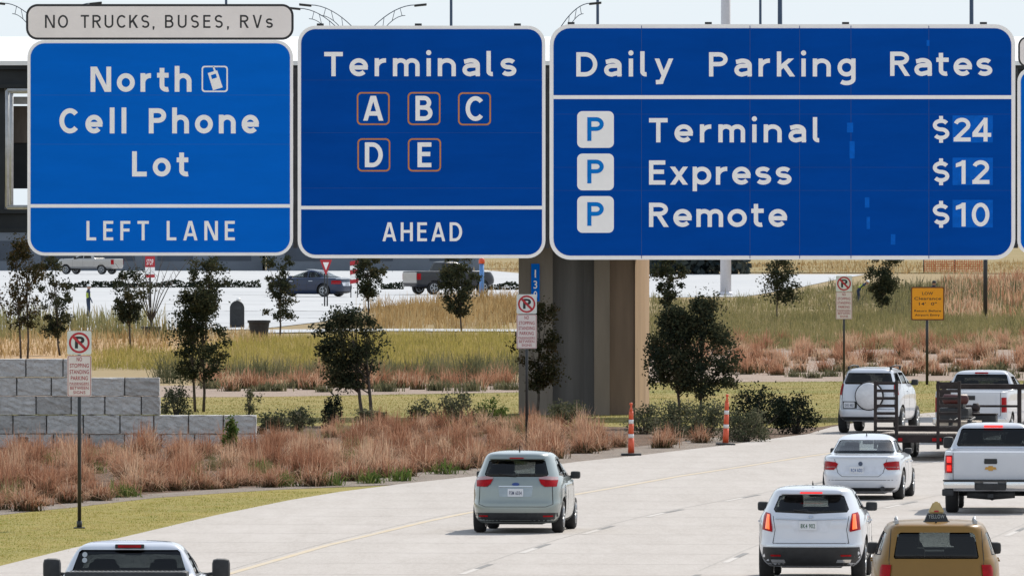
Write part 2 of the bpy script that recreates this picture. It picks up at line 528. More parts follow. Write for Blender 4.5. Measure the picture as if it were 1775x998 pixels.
# ------------------------------------------------------------------ shared materials
M_white = mat('sign_white', (0.95, 0.91, 0.88), 0.45, var=0.02, scale=3)
M_panel = mat('sign_panel_pale', (0.88, 0.80, 0.76), 0.5, var=0.03, scale=2)
M_black = mat('sign_black', (0.015, 0.015, 0.017), 0.5, var=0.1)
M_blue_d = mat('sign_blue_dark', (0.001, 0.064, 0.345), 0.6, var=0.04, scale=1.2, stretch=(0.6, 1, 3), spec=0.02)
M_blue_l = mat('sign_blue_bright', (0.002, 0.135, 0.60), 0.6, var=0.03, scale=1.2, stretch=(0.6, 1, 3), spec=0.02)
M_blue_p = mat('sign_blue_patch', (0.003, 0.12, 0.55), 0.6, var=0.08, scale=8, spec=0.05)
M_cyan = mat('sign_blue_symbol', (0.004, 0.185, 0.60), 0.6, var=0.05, spec=0.05)
M_orange_ln = mat('sign_orange_line', (0.55, 0.20, 0.05), 0.5)
M_red = mat('sign_red', (0.45, 0.02, 0.03), 0.5)
M_redtxt = mat('sign_red_lettering', (0.36, 0.03, 0.04), 0.5)
M_yellow = mat('sign_amber', (0.92, 0.36, 0.008), 0.5, var=0.03)
M_galv = mat('galvanised_steel', (0.42, 0.43, 0.44), 0.45, metal=0.6, var=0.1, scale=8)
M_dkmetal = mat('dark_metal', (0.035, 0.037, 0.04), 0.5, metal=0.3, var=0.15, scale=5)
M_pole = mat('dark_pole_paint', (0.02, 0.021, 0.023), 0.45, var=0.2, scale=4)
M_alu = mat('aluminium_back', (0.5, 0.5, 0.5), 0.4, metal=0.7)

# ------------------------------------------------------------------ ground sheets
def sheet(name, pts, z, m, kind='structure', px=True):
    bm = bmesh.new()
    vs = []
    for p in pts:
        q = G(*p) if px else Vector((p[0], p[1], 0))
        vs.append(bm.verts.new((q.x, q.y, z)))
    f = bm.faces.new(vs)
    if f.normal.z < 0: f.normal_flip()
    bmesh.ops.triangulate(bm, faces=[f])
    for f in bm.faces:
        f.normal_update()
        if f.normal.z < 0: f.normal_flip()
    o = obj(name, bm, m)
    return meta(o, kind=kind)

G_soil = ground_mat('dry_field', [(0.26, 0.19, 0.10), (0.34, 0.25, 0.13), (0.20, 0.17, 0.08), (0.30, 0.22, 0.12)], (0.03, 0.4, 5.0))
G_road = ground_mat('road_concrete', [(0.395, 0.36, 0.33), (0.45, 0.415, 0.385), (0.335, 0.30, 0.27), (0.475, 0.44, 0.41)], (0.35, 1.6, 14.0), rough=0.9, bump=0.08, stretch=(1.0, 0.12, 1))
G_verge = ground_mat('verge_turf', [(0.33, 0.265, 0.065), (0.22, 0.215, 0.045), (0.40, 0.29, 0.12), (0.25, 0.22, 0.06)], (0.25, 1.5, 22.0), bump=0.6)
G_lawn = ground_mat('lawn_turf', [(0.115, 0.145, 0.022), (0.30, 0.215, 0.065), (0.15, 0.165, 0.03), (0.36, 0.25, 0.10)], (0.10, 0.5, 8.0), bump=0.15, stretch=(.12, 1, 1))
G_mulch = ground_mat('bark_mulch', [(0.13, 0.085, 0.06), (0.20, 0.13, 0.09), (0.09, 0.065, 0.05), (0.24, 0.17, 0.12)], (0.4, 3.0, 20.0), bump=0.9)
G_pink = ground_mat('pale_mulch', [(0.30, 0.225, 0.18), (0.40, 0.31, 0.25), (0.20, 0.15, 0.115), (0.36, 0.28, 0.23)], (0.15, 1.0, 9.0), bump=0.8)
G_gravel = ground_mat('edging_gravel', [(0.26, 0.21, 0.175), (0.36, 0.30, 0.25), (0.12, 0.10, 0.09), (0.42, 0.36, 0.30)], (1.5, 5.0, 16.0), bump=1.0)
G_lot = ground_mat('lot_concrete', [(0.43, 0.445, 0.46), (0.49, 0.50, 0.51), (0.36, 0.37, 0.385), (0.50, 0.505, 0.51)], (0.03, 0.3, 3.0), bump=0.05)
G_orange = ground_mat('orange_soil', [(0.42, 0.25, 0.13), (0.34, 0.22, 0.11), (0.46, 0.30, 0.18), (0.30, 0.22, 0.10)], (0.06, 0.4, 4.0))
G_tan = ground_mat('straw_field', [(0.30, 0.22, 0.10), (0.22, 0.18, 0.07), (0.34, 0.24, 0.13), (0.20, 0.17, 0.07)], (0.02, 0.12, 2.0))

sheet('ground', [(-2500, -60), (2500, -60), (2500, 7000), (-2500, 7000)], 0.0, G_soil, px=False)

# left edge of the concrete road, photo pixels on the ground plane
EDGE = [(0, 982), (125, 951), (217, 931), (373, 894), (500, 868), (590, 853), (700, 839), (823, 826), (1000, 801), (1108, 790), (1200, 779),
        (1270, 771), (1330, 762), (1400, 753), (1440, 741), (1520, 727), (1600, 717), (1775, 703), (2000, 690)]
edge_w = [G(*p) for p in EDGE]
def edge_x(y):
    ys = [p.y for p in edge_w]; xs = [p.x for p in edge_w]
    if y < ys[0]: return xs[0] + (y - ys[0]) * 0.075
    return float(np.interp(y, ys, xs))
road_pts = [(-26.0, -50), (edge_x(120), 120), (edge_x(165), 165)] + [(p.x, p.y) for p in edge_w] + [(60, 430), (75, 400), (60, 330), (42, 250), (34, 150), (30, -50)]
sheet('road', road_pts, 0.020, G_road, px=False)

GR = [(-500, 945), (0, 893), (60, 886), (125, 880), (200, 871), (270, 863), (340, 858), (400, 854), (480, 849)]
grav_w = [G(*p) for p in GR]
verge = [(-60, 100), (edge_x(100) + 1, 100)] + [(edge_x(y) + .4, y) for y in (165, 200)] + [(p.x + .4, p.y) for p in edge_w[:7]] + [(p.x, p.y) for p in reversed(grav_w)] + [(-60, 225)]
sheet('verge_lawn', verge, 0.008, G_verge, px=False)
# planting bed of bark mulch behind, and its stone edging along the kerbless road
bed = [(p.x, p.y) for p in grav_w] + [(p.x + .4, p.y) for p in edge_w[6:15]] + [(10.3, 345), (-3, 347), (-30, 330), (-60, 300)]
sheet('planting_bed', bed, 0.004, G_mulch, px=False)
gs = []
for p in grav_w: gs.append((p.x, p.y))
lower = [(p.x, p.y) for p in grav_w] + [(p.x + .1, p.y) for p in edge_w[6:13]]
upper = [(p.x - .25, p.y + 3.2) for p in grav_w] + [(p.x - 1.5, p.y + 3.0) for p in edge_w[6:13]]
sheet('gravel_edging', lower + list(reversed(upper)), 0.012, G_gravel, px=False)
sheet('lawn', [(-800, 735), (430, 738), (900, 738), (1280, 742), (1420, 740), (1520, 726), (1775, 702), (2300, 690), (2300, 655), (1130, 661), (900, 678), (450, 686), (-800, 690)], 0.006, G_lawn)
sheet('mulch_strip', [(-800, 692), (450, 688), (900, 680), (1130, 663), (2300, 657), (2300, 596), (1130, 606), (900, 664), (450, 668), (-800, 672)], 0.010, G_pink)
sheet('orange_soil_patch', [(-400, 632), (150, 632), (330, 612), (470, 598), (470, 586), (150, 588), (-400, 590)], 0.02, G_orange)
sheet('parking_lot', [(-900, 468), (838, 468.5), (900, 474), (1500, 476), (1445, 486), (1380, 500), (1290, 515), (1128, 516), (880, 517), (780, 523), (650, 533), (560, 558), (440, 572), (130, 574), (-900, 560)], 0.03, G_lot)
sheet('concrete_path', [(440, 579), (640, 575), (900, 576), (900, 572), (640, 571), (440, 573)], 0.05, G_lot)
sheet('straw_field', [(-3000, 466), (6000, 466), (6000, 400), (-3000, 400)], 0.04, G_tan)
sheet('straw_slope', [(1290, 473), (2600, 478), (2600, 464), (1290, 464)], 0.06, G_tan)

# lane lines on the road (worn yellow edge stripe, pale dashes with dark contrast dashes)
M_ylw = mat('worn_yellow_paint', (0.50, 0.39, 0.24), 0.85, var=0.06, scale=0.8, col2=(0.46, 0.41, 0.34))
M_wht = mat('worn_white_paint', (0.47, 0.44, 0.41), 0.8, var=0.05)
M_dash = mat('dark_contrast_paint', (0.19, 0.185, 0.18), 0.9, var=0.15, scale=3)
YL = [(300, 1022), (400, 995), (569, 946), (739, 905), (806, 891), (940, 868), (1079, 844), (1180, 826), (1293, 809), (1400, 792), (1500, 778)]
def stripe_bm(bm, pts, w):
    pts = [Vector(p) for p in pts]
    L_, R_ = [], []
    for i, p in enumerate(pts):
        t = (pts[min(i + 1, len(pts) - 1)] - pts[max(i - 1, 0)]).normalized()
        n = Vector((-t.y, t.x, 0)) * w / 2
        L_.append(bm.verts.new(p + n)); R_.append(bm.verts.new(p - n))
    for i in range(len(pts) - 1):
        f = bm.faces.new((L_[i], R_[i], R_[i + 1], L_[i + 1])); f.normal_update()
        if f.normal.z < 0: f.normal_flip()
yl_w = [G(*p, 0.024) for p in YL]
bm = bmesh.new(); stripe_bm(bm, [Vector((-6.8, 175, .024))] + yl_w, 0.16)
road_o = bpy.data.objects['road']
meta(obj('edge_stripe', bm, M_ylw), kind='structure')
def offs(y, off):
    ys = [p.y for p in yl_w]; xs = [p.x for p in yl_w]
    return float(np.interp(y, ys, xs)) + off
bmw_, bmd = bmesh.new(), bmesh.new()
for off, y0 in ((4.15, 219.2), (8.35, 213.5), (12.6, 218)):
    y = y0 - 36.6
    while y < 300:
        stripe_bm(bmd, [Vector((offs(a, off), a, 0.024)) for a in (y, y + 1.3, y + 2.6)], 0.12)
        stripe_bm(bmw_, [Vector((offs(a, off), a, 0.024)) for a in (y - 3.0, y - 1.5, y - .05)], 0.12)
        y += 12.2
meta(obj('lane_dash_marking', bmw_, M_wht), kind='structure')
meta(obj('lane_contrast_marking', bmd, M_dash), kind='structure')
M_joint = mat('joint_sealant', (0.35, 0.325, 0.30), 0.9, var=0.1)
bmj = bmesh.new()
for y in np.arange(150, 345, 6.1):
    x0 = edge_x(y) + .1
    stripe_bm(bmj, [Vector((x0, y, .0225)), Vector((x0 + 40, y - 5.0, .0225))], 0.045)
for off in (-0.25, 4.0, 8.2, 12.4):
    stripe_bm(bmj, [Vector((offs(a, off), a, .0228)) for a in np.arange(206, 312, 6)], 0.035)
meta(obj('slab_joint', bmj, M_joint), kind='structure')

# ------------------------------------------------------------------ overhead sign gantry and its panels
SD = 182.0
SS = F / SD
def sx(px): return (px - 887.5) / SS
def sz(py): return CAM_H - (py - HOR) / SS

gan = thing('sign_gantry', 'grey steel truss gantry carrying the row of blue overhead signs', 'gantry', (0, SD + 1.4, 0))
zt, zb = sz(157), sz(359)
xl, xr = sx(9.5), 15.5
for y_ in (-0.75, 0.75):
    for nm, z_ in (('top_chord', zt), ('bottom_chord', zb)):
        bm = bmesh.new(); tube(bm, [(xl, y_, z_), (xr, y_, z_)], 0.032, 10)
        obj(nm, bm, M_galv, gan)
npan = 13
for y_ in (-0.75, 0.75):
    for i in range(npan + 1):
        x = xl + (xr - xl) * i / npan
        bmweb = bmesh.new(); tube(bmweb, [(x, y_, zb), (x, y_, zt)], 0.026 if i else 0.032, 8); obj('web_post', bmweb, M_galv, gan)
        if i < npan and i > 0:
            x2 = xl + (xr - xl) * (i + 1) / npan
            bmweb = bmesh.new(); tube(bmweb, [(x, y_, zb if i % 2 else zt), (x2, y_, zt if i % 2 else zb)], 0.022, 8); obj('web_diagonal', bmweb, M_galv, gan)
for i in range(npan + 1):
    x = xl + (xr - xl) * i / npan
    for z_ in (zt, zb):
        bmweb = bmesh.new(); tube(bmweb, [(x, -.75, z_), (x, .75, z_)], 0.022, 8); obj('cross_strut', bmweb, M_galv, gan)
bm = bmesh.new(); tube(bm, [(15.3, 0, 0), (15.3, 0, zt + .4)], 0.32, 20); box(bm, (14.7, -.6, 0), (15.9, .6, .08), .01)
obj('support_column', bm, M_galv, gan)
hang = [sx(p) for p in (70, 180, 300, 420, 512, 560, 724, 897, 948.5, 990, 1112, 1225, 1345, 1465, 1590, 1700, 1761)]
for x in hang:
    bm = bmesh.new(); box(bm, (x - .035, -1.34, sz(430)), (x + .035, -1.22, sz(118)))
    obj('hanger_rail', bm, M_dkmetal, gan)
bm = bmesh.new()
for x in hang:
    for z_ in (zt, zb):
        box(bm, (x - .03, -1.215, z_ - .05), (x + .03, -.72, z_ + .05))
obj('hanger_clamp', bm, M_galv, gan)

def panel(name, label, x0, y0, x1, y1, face, border, bw, r, cat='road sign'):
    xc = (sx(x0) + sx(x1)) / 2
    t = thing(name, label, cat, (xc, SD, 0))
    t['_xc'] = xc
    bx0, bx1, bz0, bz1 = sx(x0) - xc, sx(x1) - xc, sz(y1), sz(y0)
    bm = bmesh.new(); prism_xz(bm, rrect(bx0, bz0, bx1, bz1, r, 8), 0.0, 0.06)
    obj('border', bm, border, t)
    b = bw / SS
    bm = bmesh.new(); prism_xz(bm, rrect(bx0 + b, bz0 + b, bx1 - b, bz1 - b, max(.02, r - b), 8), -0.006, 0.01)
    obj('face', bm, face, t)
    bm = bmesh.new()
    for z_ in np.linspace(bz0 + .3, bz1 - .3, 5 if bz1 - bz0 > 1 else 2):
        box(bm, (bx0 + .1, .06, z_ - .03), (bx1 - .1, .05 + .013 + .06, z_ + .03))
    obj('stiffener', bm, M_alu, t)
    return t
def ptext(t, s, x0, x1, ybase, cap_px, m, y=-0.0075, w=0.178, slim=1.0, name='lettering'):
    xc = t['_xc']
    return highway_text(t, s, sx(x0) - xc, sx(x1) - xc, sz(ybase), cap_px / SS, y, m, w, slim, name)
def bar(t, name, x0, y0, x1, y1, m, d=0.0085):
    xc = t['_xc']; bm = bmesh.new()
    box(bm, (sx(x0) - xc, -d, sz(y1)), (sx(x1) - xc, -0.002, sz(y0)))
    return obj(name, bm, m, t)
def stubs(t, xs, ytop):
    xc = t['_xc']
    for p in xs:
        bm = bmesh.new(); box(bm, (sx(p - 6) - xc, .03, sz(ytop + 4)), (sx(p + 6) - xc, .16, sz(ytop - 3)), .005)
        obj('top_bracket', bm, M_dkmetal, t)

s0 = panel('restriction_sign', 'pale grey strip sign reading NO TRUCKS, BUSES, RVs above the leftmost blue sign', 45, 7.5, 509, 69.5, M_panel, M_black, 4, 20 / SS)
for w, a, b in (('NO', 78, 118), ('TRUCKS,', 140, 268), ('BUSES,', 286, 397), ('RVs', 416, 473)):
    ptext(s0, w, a, b, 49, 22.5, M_black, w=.135, slim=1.0)
s1 = panel('guide_sign', 'bright blue overhead sign reading North Cell Phone Lot, LEFT LANE', 47.5, 70, 508, 443, M_blue_l, M_white, 5.5, 30 / SS)
ptext(s1, 'North', 157, 332, 159.5, 43.5, M_white, w=.19, slim=1.08)
ptext(s1, 'Ce||', 103, 219, 231.5, 43.5, M_white, w=.19, slim=1.08)
ptext(s1, 'Phone', 258, 449, 231.5, 43.5, M_white, w=.19, slim=1.08)
ptext(s1, 'Lot', 229, 327, 306, 43.5, M_white, w=.19, slim=1.08)
ptext(s1, 'LEFT', 150, 258, 416.5, 33.5, M_white, w=.15, slim=.92)
ptext(s1, 'LANE', 289, 407, 416.5, 33.5, M_white, w=.15, slim=.92)
bar(s1, 'divider', 52, 354, 503, 360, M_white)
xc = s1['_xc']
bm = bmesh.new()
ring_xz(bm, rrect(sx(349.5) - xc, sz(160), sx(395) - xc, sz(114.5), .05), rrect(sx(352) - xc, sz(157.5), sx(392.5) - xc, sz(117), .035), -.0085, -.002)
obj('symbol_frame', bm, M_white, s1)
bm = bmesh.new()
def tilt(u, v):   # phone handset drawn upright, then leaned
    a = R(-17); px_ = 373 + u * math.cos(a) + v * math.sin(a) * -1; py_ = 140 + u * math.sin(a) + v * math.cos(a)
    return (sx(px_) - xc, sz(py_))
prism_xz(bm, [tilt(*q) for q in ((-8.5, 15), (9, 15), (8.5, -16), (6, -16), (5.2, -24), (2.6, -24), (2.8, -16), (-8.5, -16))], -.0085, -.002)
obj('phone_symbol', bm, M_white, s1)
bm = bmesh.new(); prism_xz(bm, [tilt(*q) for q in ((-4.5, -4), (4.5, -4), (4.5, -11), (-4.5, -11))], -.0105, -.004)
obj('phone_screen', bm, M_blue_l, s1)

s2 = panel('guide_sign', 'dark blue overhead sign reading Terminals A B C D E, AHEAD', 516, 45, 945.5, 447.5, M_blue_d, M_white, 6, 31 / SS)
ptext(s2, 'Terminals', 562, 895, 132.5, 42, M_white, w=.178, slim=1.2)
ptext(s2, 'AHEAD', 663, 801, 418, 32.5, M_white, w=.15, slim=.92)
bar(s2, 'divider', 521, 357, 941, 363, M_white)
xc = s2['_xc']
for ch, bx0, bx1, by0, by1 in (('A', 618.5, 675.5, 160, 217), ('B', 706.5, 763.5, 160, 217), ('C', 794, 851, 160.5, 217.5), ('D', 619.5, 676.5, 240, 297.5), ('E', 707, 764.5, 240, 297.5)):
    bm = bmesh.new()
    ring_xz(bm, rrect(sx(bx0) - xc, sz(by1), sx(bx1) - xc, sz(by0), 8 / SS), rrect(sx(bx0 + 2.6) - xc, sz(by1 - 2.6), sx(bx1 - 2.6) - xc, sz(by0 + 2.6), 6 / SS), -.0085, -.002)
    obj('letter_frame', bm, M_orange_ln, s2)
    cx_ = (bx0 + bx1) / 2
    hw = {'A': 17.5, 'B': 15, 'C': 15.5, 'D': 15.5, 'E': 12}[ch]
    ptext(s2, ch, cx_ - hw, cx_ + hw, by1 - 7.5, 43, M_white, w=.175)
stubs(s2, (555, 725, 897), 44)

s3 = panel('rate_sign', 'wide dark blue overhead sign listing Daily Parking Rates with three white P symbols', 952.5, 42.5, 1760, 450, M_blue_d, M_white, 7, 36 / SS)
ptext(s3, 'Daily', 999, 1167, 133, 42, M_white, w=.178, slim=1.2)
ptext(s3, 'Parking', 1229, 1483, 133, 42, M_white, w=.178, slim=1.2)
ptext(s3, 'Rates', 1543, 1720, 132, 42, M_white, w=.178, slim=1.2)
bar(s3, 'divider', 958, 165.5, 1755, 172, M_white)
xc = s3['_xc']
for i, (w, wx, amt, dx0) in enumerate((('Terminal', 1422, '24', 1653), ('Express', 1372, '12', 1656), ('Remote', 1364.5, '10', 1656))):
    y0 = 193 + 73.5 * i
    bm = bmesh.new(); prism_xz(bm, rrect(sx(1000.5) - xc, sz(y0 + 63.5), sx(1064) - xc, sz(y0), 9 / SS), -.0085, -.002)
    obj('parking_symbol_plate', bm, M_white, s3)
    ptext(s3, 'P', 1017.5, 1047, y0 + 51.5, 41, M_cyan, y=-.0125, w=.175)
    ptext(s3, w, 1125, wx, y0 + 54 - i * .3, 42, M_white, w=.178, slim=1.2)
    bar(s3, 'price_patch', 1651, y0 + 7.5 - i * .5, 1721, y0 + 54.5, M_blue_p)
    ptext(s3, '$', 1617, 1645.5, y0 + 51.5, 40, M_white, w=.17, slim=1.2, name='price')
    ptext(s3, amt, dx0, 1715 if i else 1718, y0 + 52.5, 41, M_white, y=-.0125, w=.17, slim=1.2, name='price')
for a, b, c, d in ((1468, 213, 1479, 230), (1472.5, 245, 1481.5, 275), (1499, 342, 1507, 360), (1502, 376, 1508, 397), (1544, 406, 1552, 424), (1606, 70, 1611, 80)):
    bar(s3, 'tape_patch', a, b, c, d, M_blue_p)
stubs(s3, (990, 1228, 1466, 1705), 41.5)
xcs = s3['_xc']
bm = bmesh.new()
for p in (1112, 1300, 1386, 1475, 1610):
    box(bm, (sx(p - .5) - xcs, -.0066, sz(448)), (sx(p + .5) - xcs, -.004, sz(45)))
obj('panel_seam', bm, mat('seam_dark_gap', (0.004, 0.05, 0.24), 0.6), s3)  # dark blue joint lines between the sign sheets

M_seam = mat('panel_seam_line', (0.012, 0.10, 0.40), 0.6)
for t_, rows_, a_, b_ in ((s1, (165, 250), 54, 502), (s2, (139, 230, 326), 523, 939), (s3, (198, 290, 330), 961, 1752)):
    xc = t_['_xc']
    for yy in rows_:
        bm = bmesh.new(); box(bm, (sx(a_) - xc, -.0066, sz(yy + .45)), (sx(b_) - xc, -.004, sz(yy)))
        obj('panel_seam', bm, MATS['seam_dark_gap'] if t_ is not s1 else M_seam, t_)
s4 = panel('guide_sign', 'bright blue sign cut off by the right edge, topped by a pale strip', 1763.5, 118, 2160, 441, M_blue_l, M_white, 6, 24 / SS)
s5 = panel('restriction_sign', 'pale strip sign cut off at the right edge above another blue sign', 1765, 63.5, 2171, 117, M_panel, M_black, 3, 16 / SS)

# faint bay lines and joints in the far lot
bm = bmesh.new()
rl = random.Random(12)
for k in range(26):
    px, py = rl.uniform(120, 860), rl.choice((480, 486, 512, 528, 540, 552))
    a = G(px, py, .036); stripe_bm(bm, [a, a + Vector((rl.uniform(2.5, 6.5), rl.uniform(-2, 2), 0))], .5)
for py in (484, 507, 522, 546, 561):
    a, b = G(-300, py, .035), G(900, py, .035); stripe_bm(bm, [a, b], .35)
meta(obj('lot_joint', bm, mat('lot_joint_grey', (0.24, 0.245, 0.25), .9, var=.1)), kind='structure')
# ------------------------------------------------------------------ guideway bridge, pier, retaining wall
M_girder = mat('dark_steel_girder', (0.022, 0.025, 0.028), 0.6, var=0.2, scale=0.6, spec=0.25)
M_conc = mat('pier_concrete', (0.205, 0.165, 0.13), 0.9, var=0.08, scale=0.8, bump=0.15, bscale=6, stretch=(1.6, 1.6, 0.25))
M_conc_d = mat('pier_dark_recess', (0.12, 0.11, 0.105), 0.9, var=0.12, scale=0.9, bump=0.15, bscale=6, stretch=(2, 2, 0.2))  # darker concrete tone for the recessed shaft
M_conc_b = mat('pier_brown_face', (0.18, 0.125, 0.09), 0.9, var=0.1, scale=0.9, bump=0.15, bscale=6, stretch=(2, 2, 0.2))  # browner concrete tone for the angled shaft
M_whitecap = mat('white_deck_panel', (0.86, 0.86, 0.85), 0.5, var=0.02, scale=0.5)
BD = 351.0
bs = F / BD
bz = lambda py: CAM_H - (py - HOR) / bs
gw = thing('guideway_bridge', 'dark girder bridge with white top edge crossing behind the overhead signs', 'bridge', (0, BD, 0))
for nm, ya, yb in (('top_beam', 153, 113.6), ('bottom_beam', 403, 363)):
    bm = bmesh.new()
    box(bm, (-70, 0.15, bz(ya)), (70, 3.3, bz(yb)))
    box(bm, (-70, 0.0, bz(ya) - .002), (70, 3.4, bz(ya) + .12)); box(bm, (-70, 0.02, bz(yb) - .12), (70, 3.38, bz(yb) + .002))
    obj(nm, bm, M_girder, gw)
for x in (-60, -51, -42, -33, -24.5, -16.5, -10.2, -5.0, 1.6, 9.5, 17, 25, 33, 42, 51, 60):
    bm = bmesh.new(); box(bm, (x - .9, .3, bz(363) + .003), (x + 1.05, 3.1, bz(153) - .003)); obj('upright', bm, M_girder, gw)
bm = bmesh.new(); box(bm, (-70, 2.2, bz(247)), (70, 3.0, bz(183))); obj('concrete_cross_beam', bm, mat('brown_grey_beam', (0.15, 0.125, 0.11), .9, var=.15, scale=1.5, stretch=(2, 1, .4)), gw)
bm = bmesh.new(); box(bm, (-70, 2.3, bz(327)), (70, 2.9, bz(247) - .003)); obj('lower_web', bm, M_girder, gw)
bm = bmesh.new(); box(bm, (-70, 1.8, bz(180)), (70, 2.0, bz(167))); obj('service_pipe', bm, M_galv, gw)
bm = bmesh.new()
prism_yz(bm, [(-.05, bz(113.5)), (3.45, bz(113.5)), (3.45, bz(62)), (2.5, bz(62)), (-.05, bz(106))], -70, 70)  # front face shaped as a slope so the sun brightens it
obj('white_coping', bm, M_whitecap, gw)

pier = thing('bridge_pier', 'massive fluted concrete pier with one sunlit edge, between the middle and right signs', 'pier', (0, 353, 0))
ps = F / 353.0
pxx = lambda p: (p - 887.5) / ps
ztop = bz(404) - .01
def prism_poly(poly, m, nm):
    bm = bmesh.new(); prism_xy(bm, poly, 0, ztop); return obj(nm, bm, m, pier)
prism_poly([(pxx(899), .05), (pxx(921), -.04), (pxx(958), 0), (pxx(958), 2.9), (pxx(899), 2.9)], mat('pier_grey_face', (0.185, 0.155, 0.13), 0.9, var=0.1, scale=0.9, bump=0.15, bscale=6, stretch=(2, 2, 0.2)), 'left_shaft')
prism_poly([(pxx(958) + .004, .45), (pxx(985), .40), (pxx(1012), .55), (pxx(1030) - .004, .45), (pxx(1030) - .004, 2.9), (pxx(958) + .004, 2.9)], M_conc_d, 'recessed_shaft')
prism_poly([(pxx(1030), .05), (pxx(1057), .05), (pxx(1057), 2.9), (pxx(1030), 2.9)], M_conc, 'rib')
prism_poly([(pxx(1057) + .004, .35), (pxx(1101), .55), (pxx(1101), 2.85), (pxx(1057) + .004, 2.85)], M_conc_b, 'brown_shaft')
prism_poly([(pxx(1101) + .004, .45), (pxx(1120), 1.9), (pxx(1127.5), 2.95), (pxx(1101) + .004, 2.95)], mat('pier_sunlit_buff', (0.40, 0.26, 0.155), 0.9, var=0.1, scale=0.9, bump=0.15, bscale=6, stretch=(2, 2, 0.2)), 'buff_edge')  # lighter buff puts the sunlight on this edge into its colour
bmk = thing('number_marker', 'narrow blue vertical marker with the digits 130 on the concrete pier', 'marker sign', (pxx(928), 352.9, 0))
mz = lambda py: CAM_H - (py - HOR) / ps
bm = bmesh.new(); box(bm, (-.13, 0, mz(522)), (.13, .02, mz(457)))
obj('plate', bm, M_blue_l, bmk)
for ch, yb in (('1', 481), ('3', 500), ('0', 518)):
    text(bmk, ch, -.02 if ch == '1' else -.055, .02 if ch == '1' else .055, mz(yb), .24, -.004, M_white, bold=0.01)

M_block = mat('split_face_block', (0.50, 0.485, 0.47), 0.95, var=0.09, scale=5, bump=1.0, bscale=11)
M_block2 = mat('split_face_block_dark', (0.40, 0.385, 0.37), 0.95, var=0.09, scale=5, bump=1.0, bscale=11)
wall = thing('retaining_wall', 'stepped retaining wall of big grey split-face concrete blocks', 'wall', (0, 308, 0))
ws = F / 308.0
wz = lambda py: CAM_H - (py - HOR) / ws
wx = lambda p: (p - 887.5) / ws
courses = [(786, 752, 445, 20), (752, 719, 445, 0), (719, 686.5, 278, 30), (686.5, 654, 277, 0), (654, 621.5, 150, 22)]
r_ = random.Random(5)
blocks = []
for (yb, yt, xe, st) in courses:
    x = wx(xe); first = True
    while x > -21:
        w_ = 0.96 * r_.uniform(.93, 1.05)
        if first and st: w_ = .96 * (1 - st / 64)
        first = False
        blocks.append((x - w_, x, yb, yt, r_.random() < .28, r_.uniform(-.02, .02))); x -= w_
bm = bmesh.new()
for (yb, yt, xe, st) in courses: box(bm, (-21, .09, wz(yb) + .012), (wx(xe) - .06, .56, wz(yt) - .012))
obj('core_fill', bm, mat('wall_joint_fill', (0.10, 0.095, 0.09), .95), wall)
for mi_, mm in ((0, M_block), (1, M_block2)):
    bm = bmesh.new()
    for (xa, xb, yb, yt, pick, dy) in blocks:
        if int(pick) != mi_: continue
        b2 = bmesh.new()
        box(b2, (xa + .014, dy, wz(yb) + .010), (xb - .014, .62, wz(yt) - .010), 0.022)
        bmesh.ops.subdivide_edges(b2, edges=[e for e in b2.edges if e.calc_length() > .3], cuts=4, use_grid_fill=True)
        for v in b2.verts:
            if v.co.y < .05: v.co.y += r_.uniform(-.016, .02)
            v.co.z += r_.uniform(-.006, .006)
        me_ = bpy.data.meshes.new('t'); b2.to_mesh(me_); b2.free(); bm.from_mesh(me_); bpy.data.meshes.remove(me_)
    obj('block_course' if mi_ == 0 else 'dark_block', bm, mm, wall)

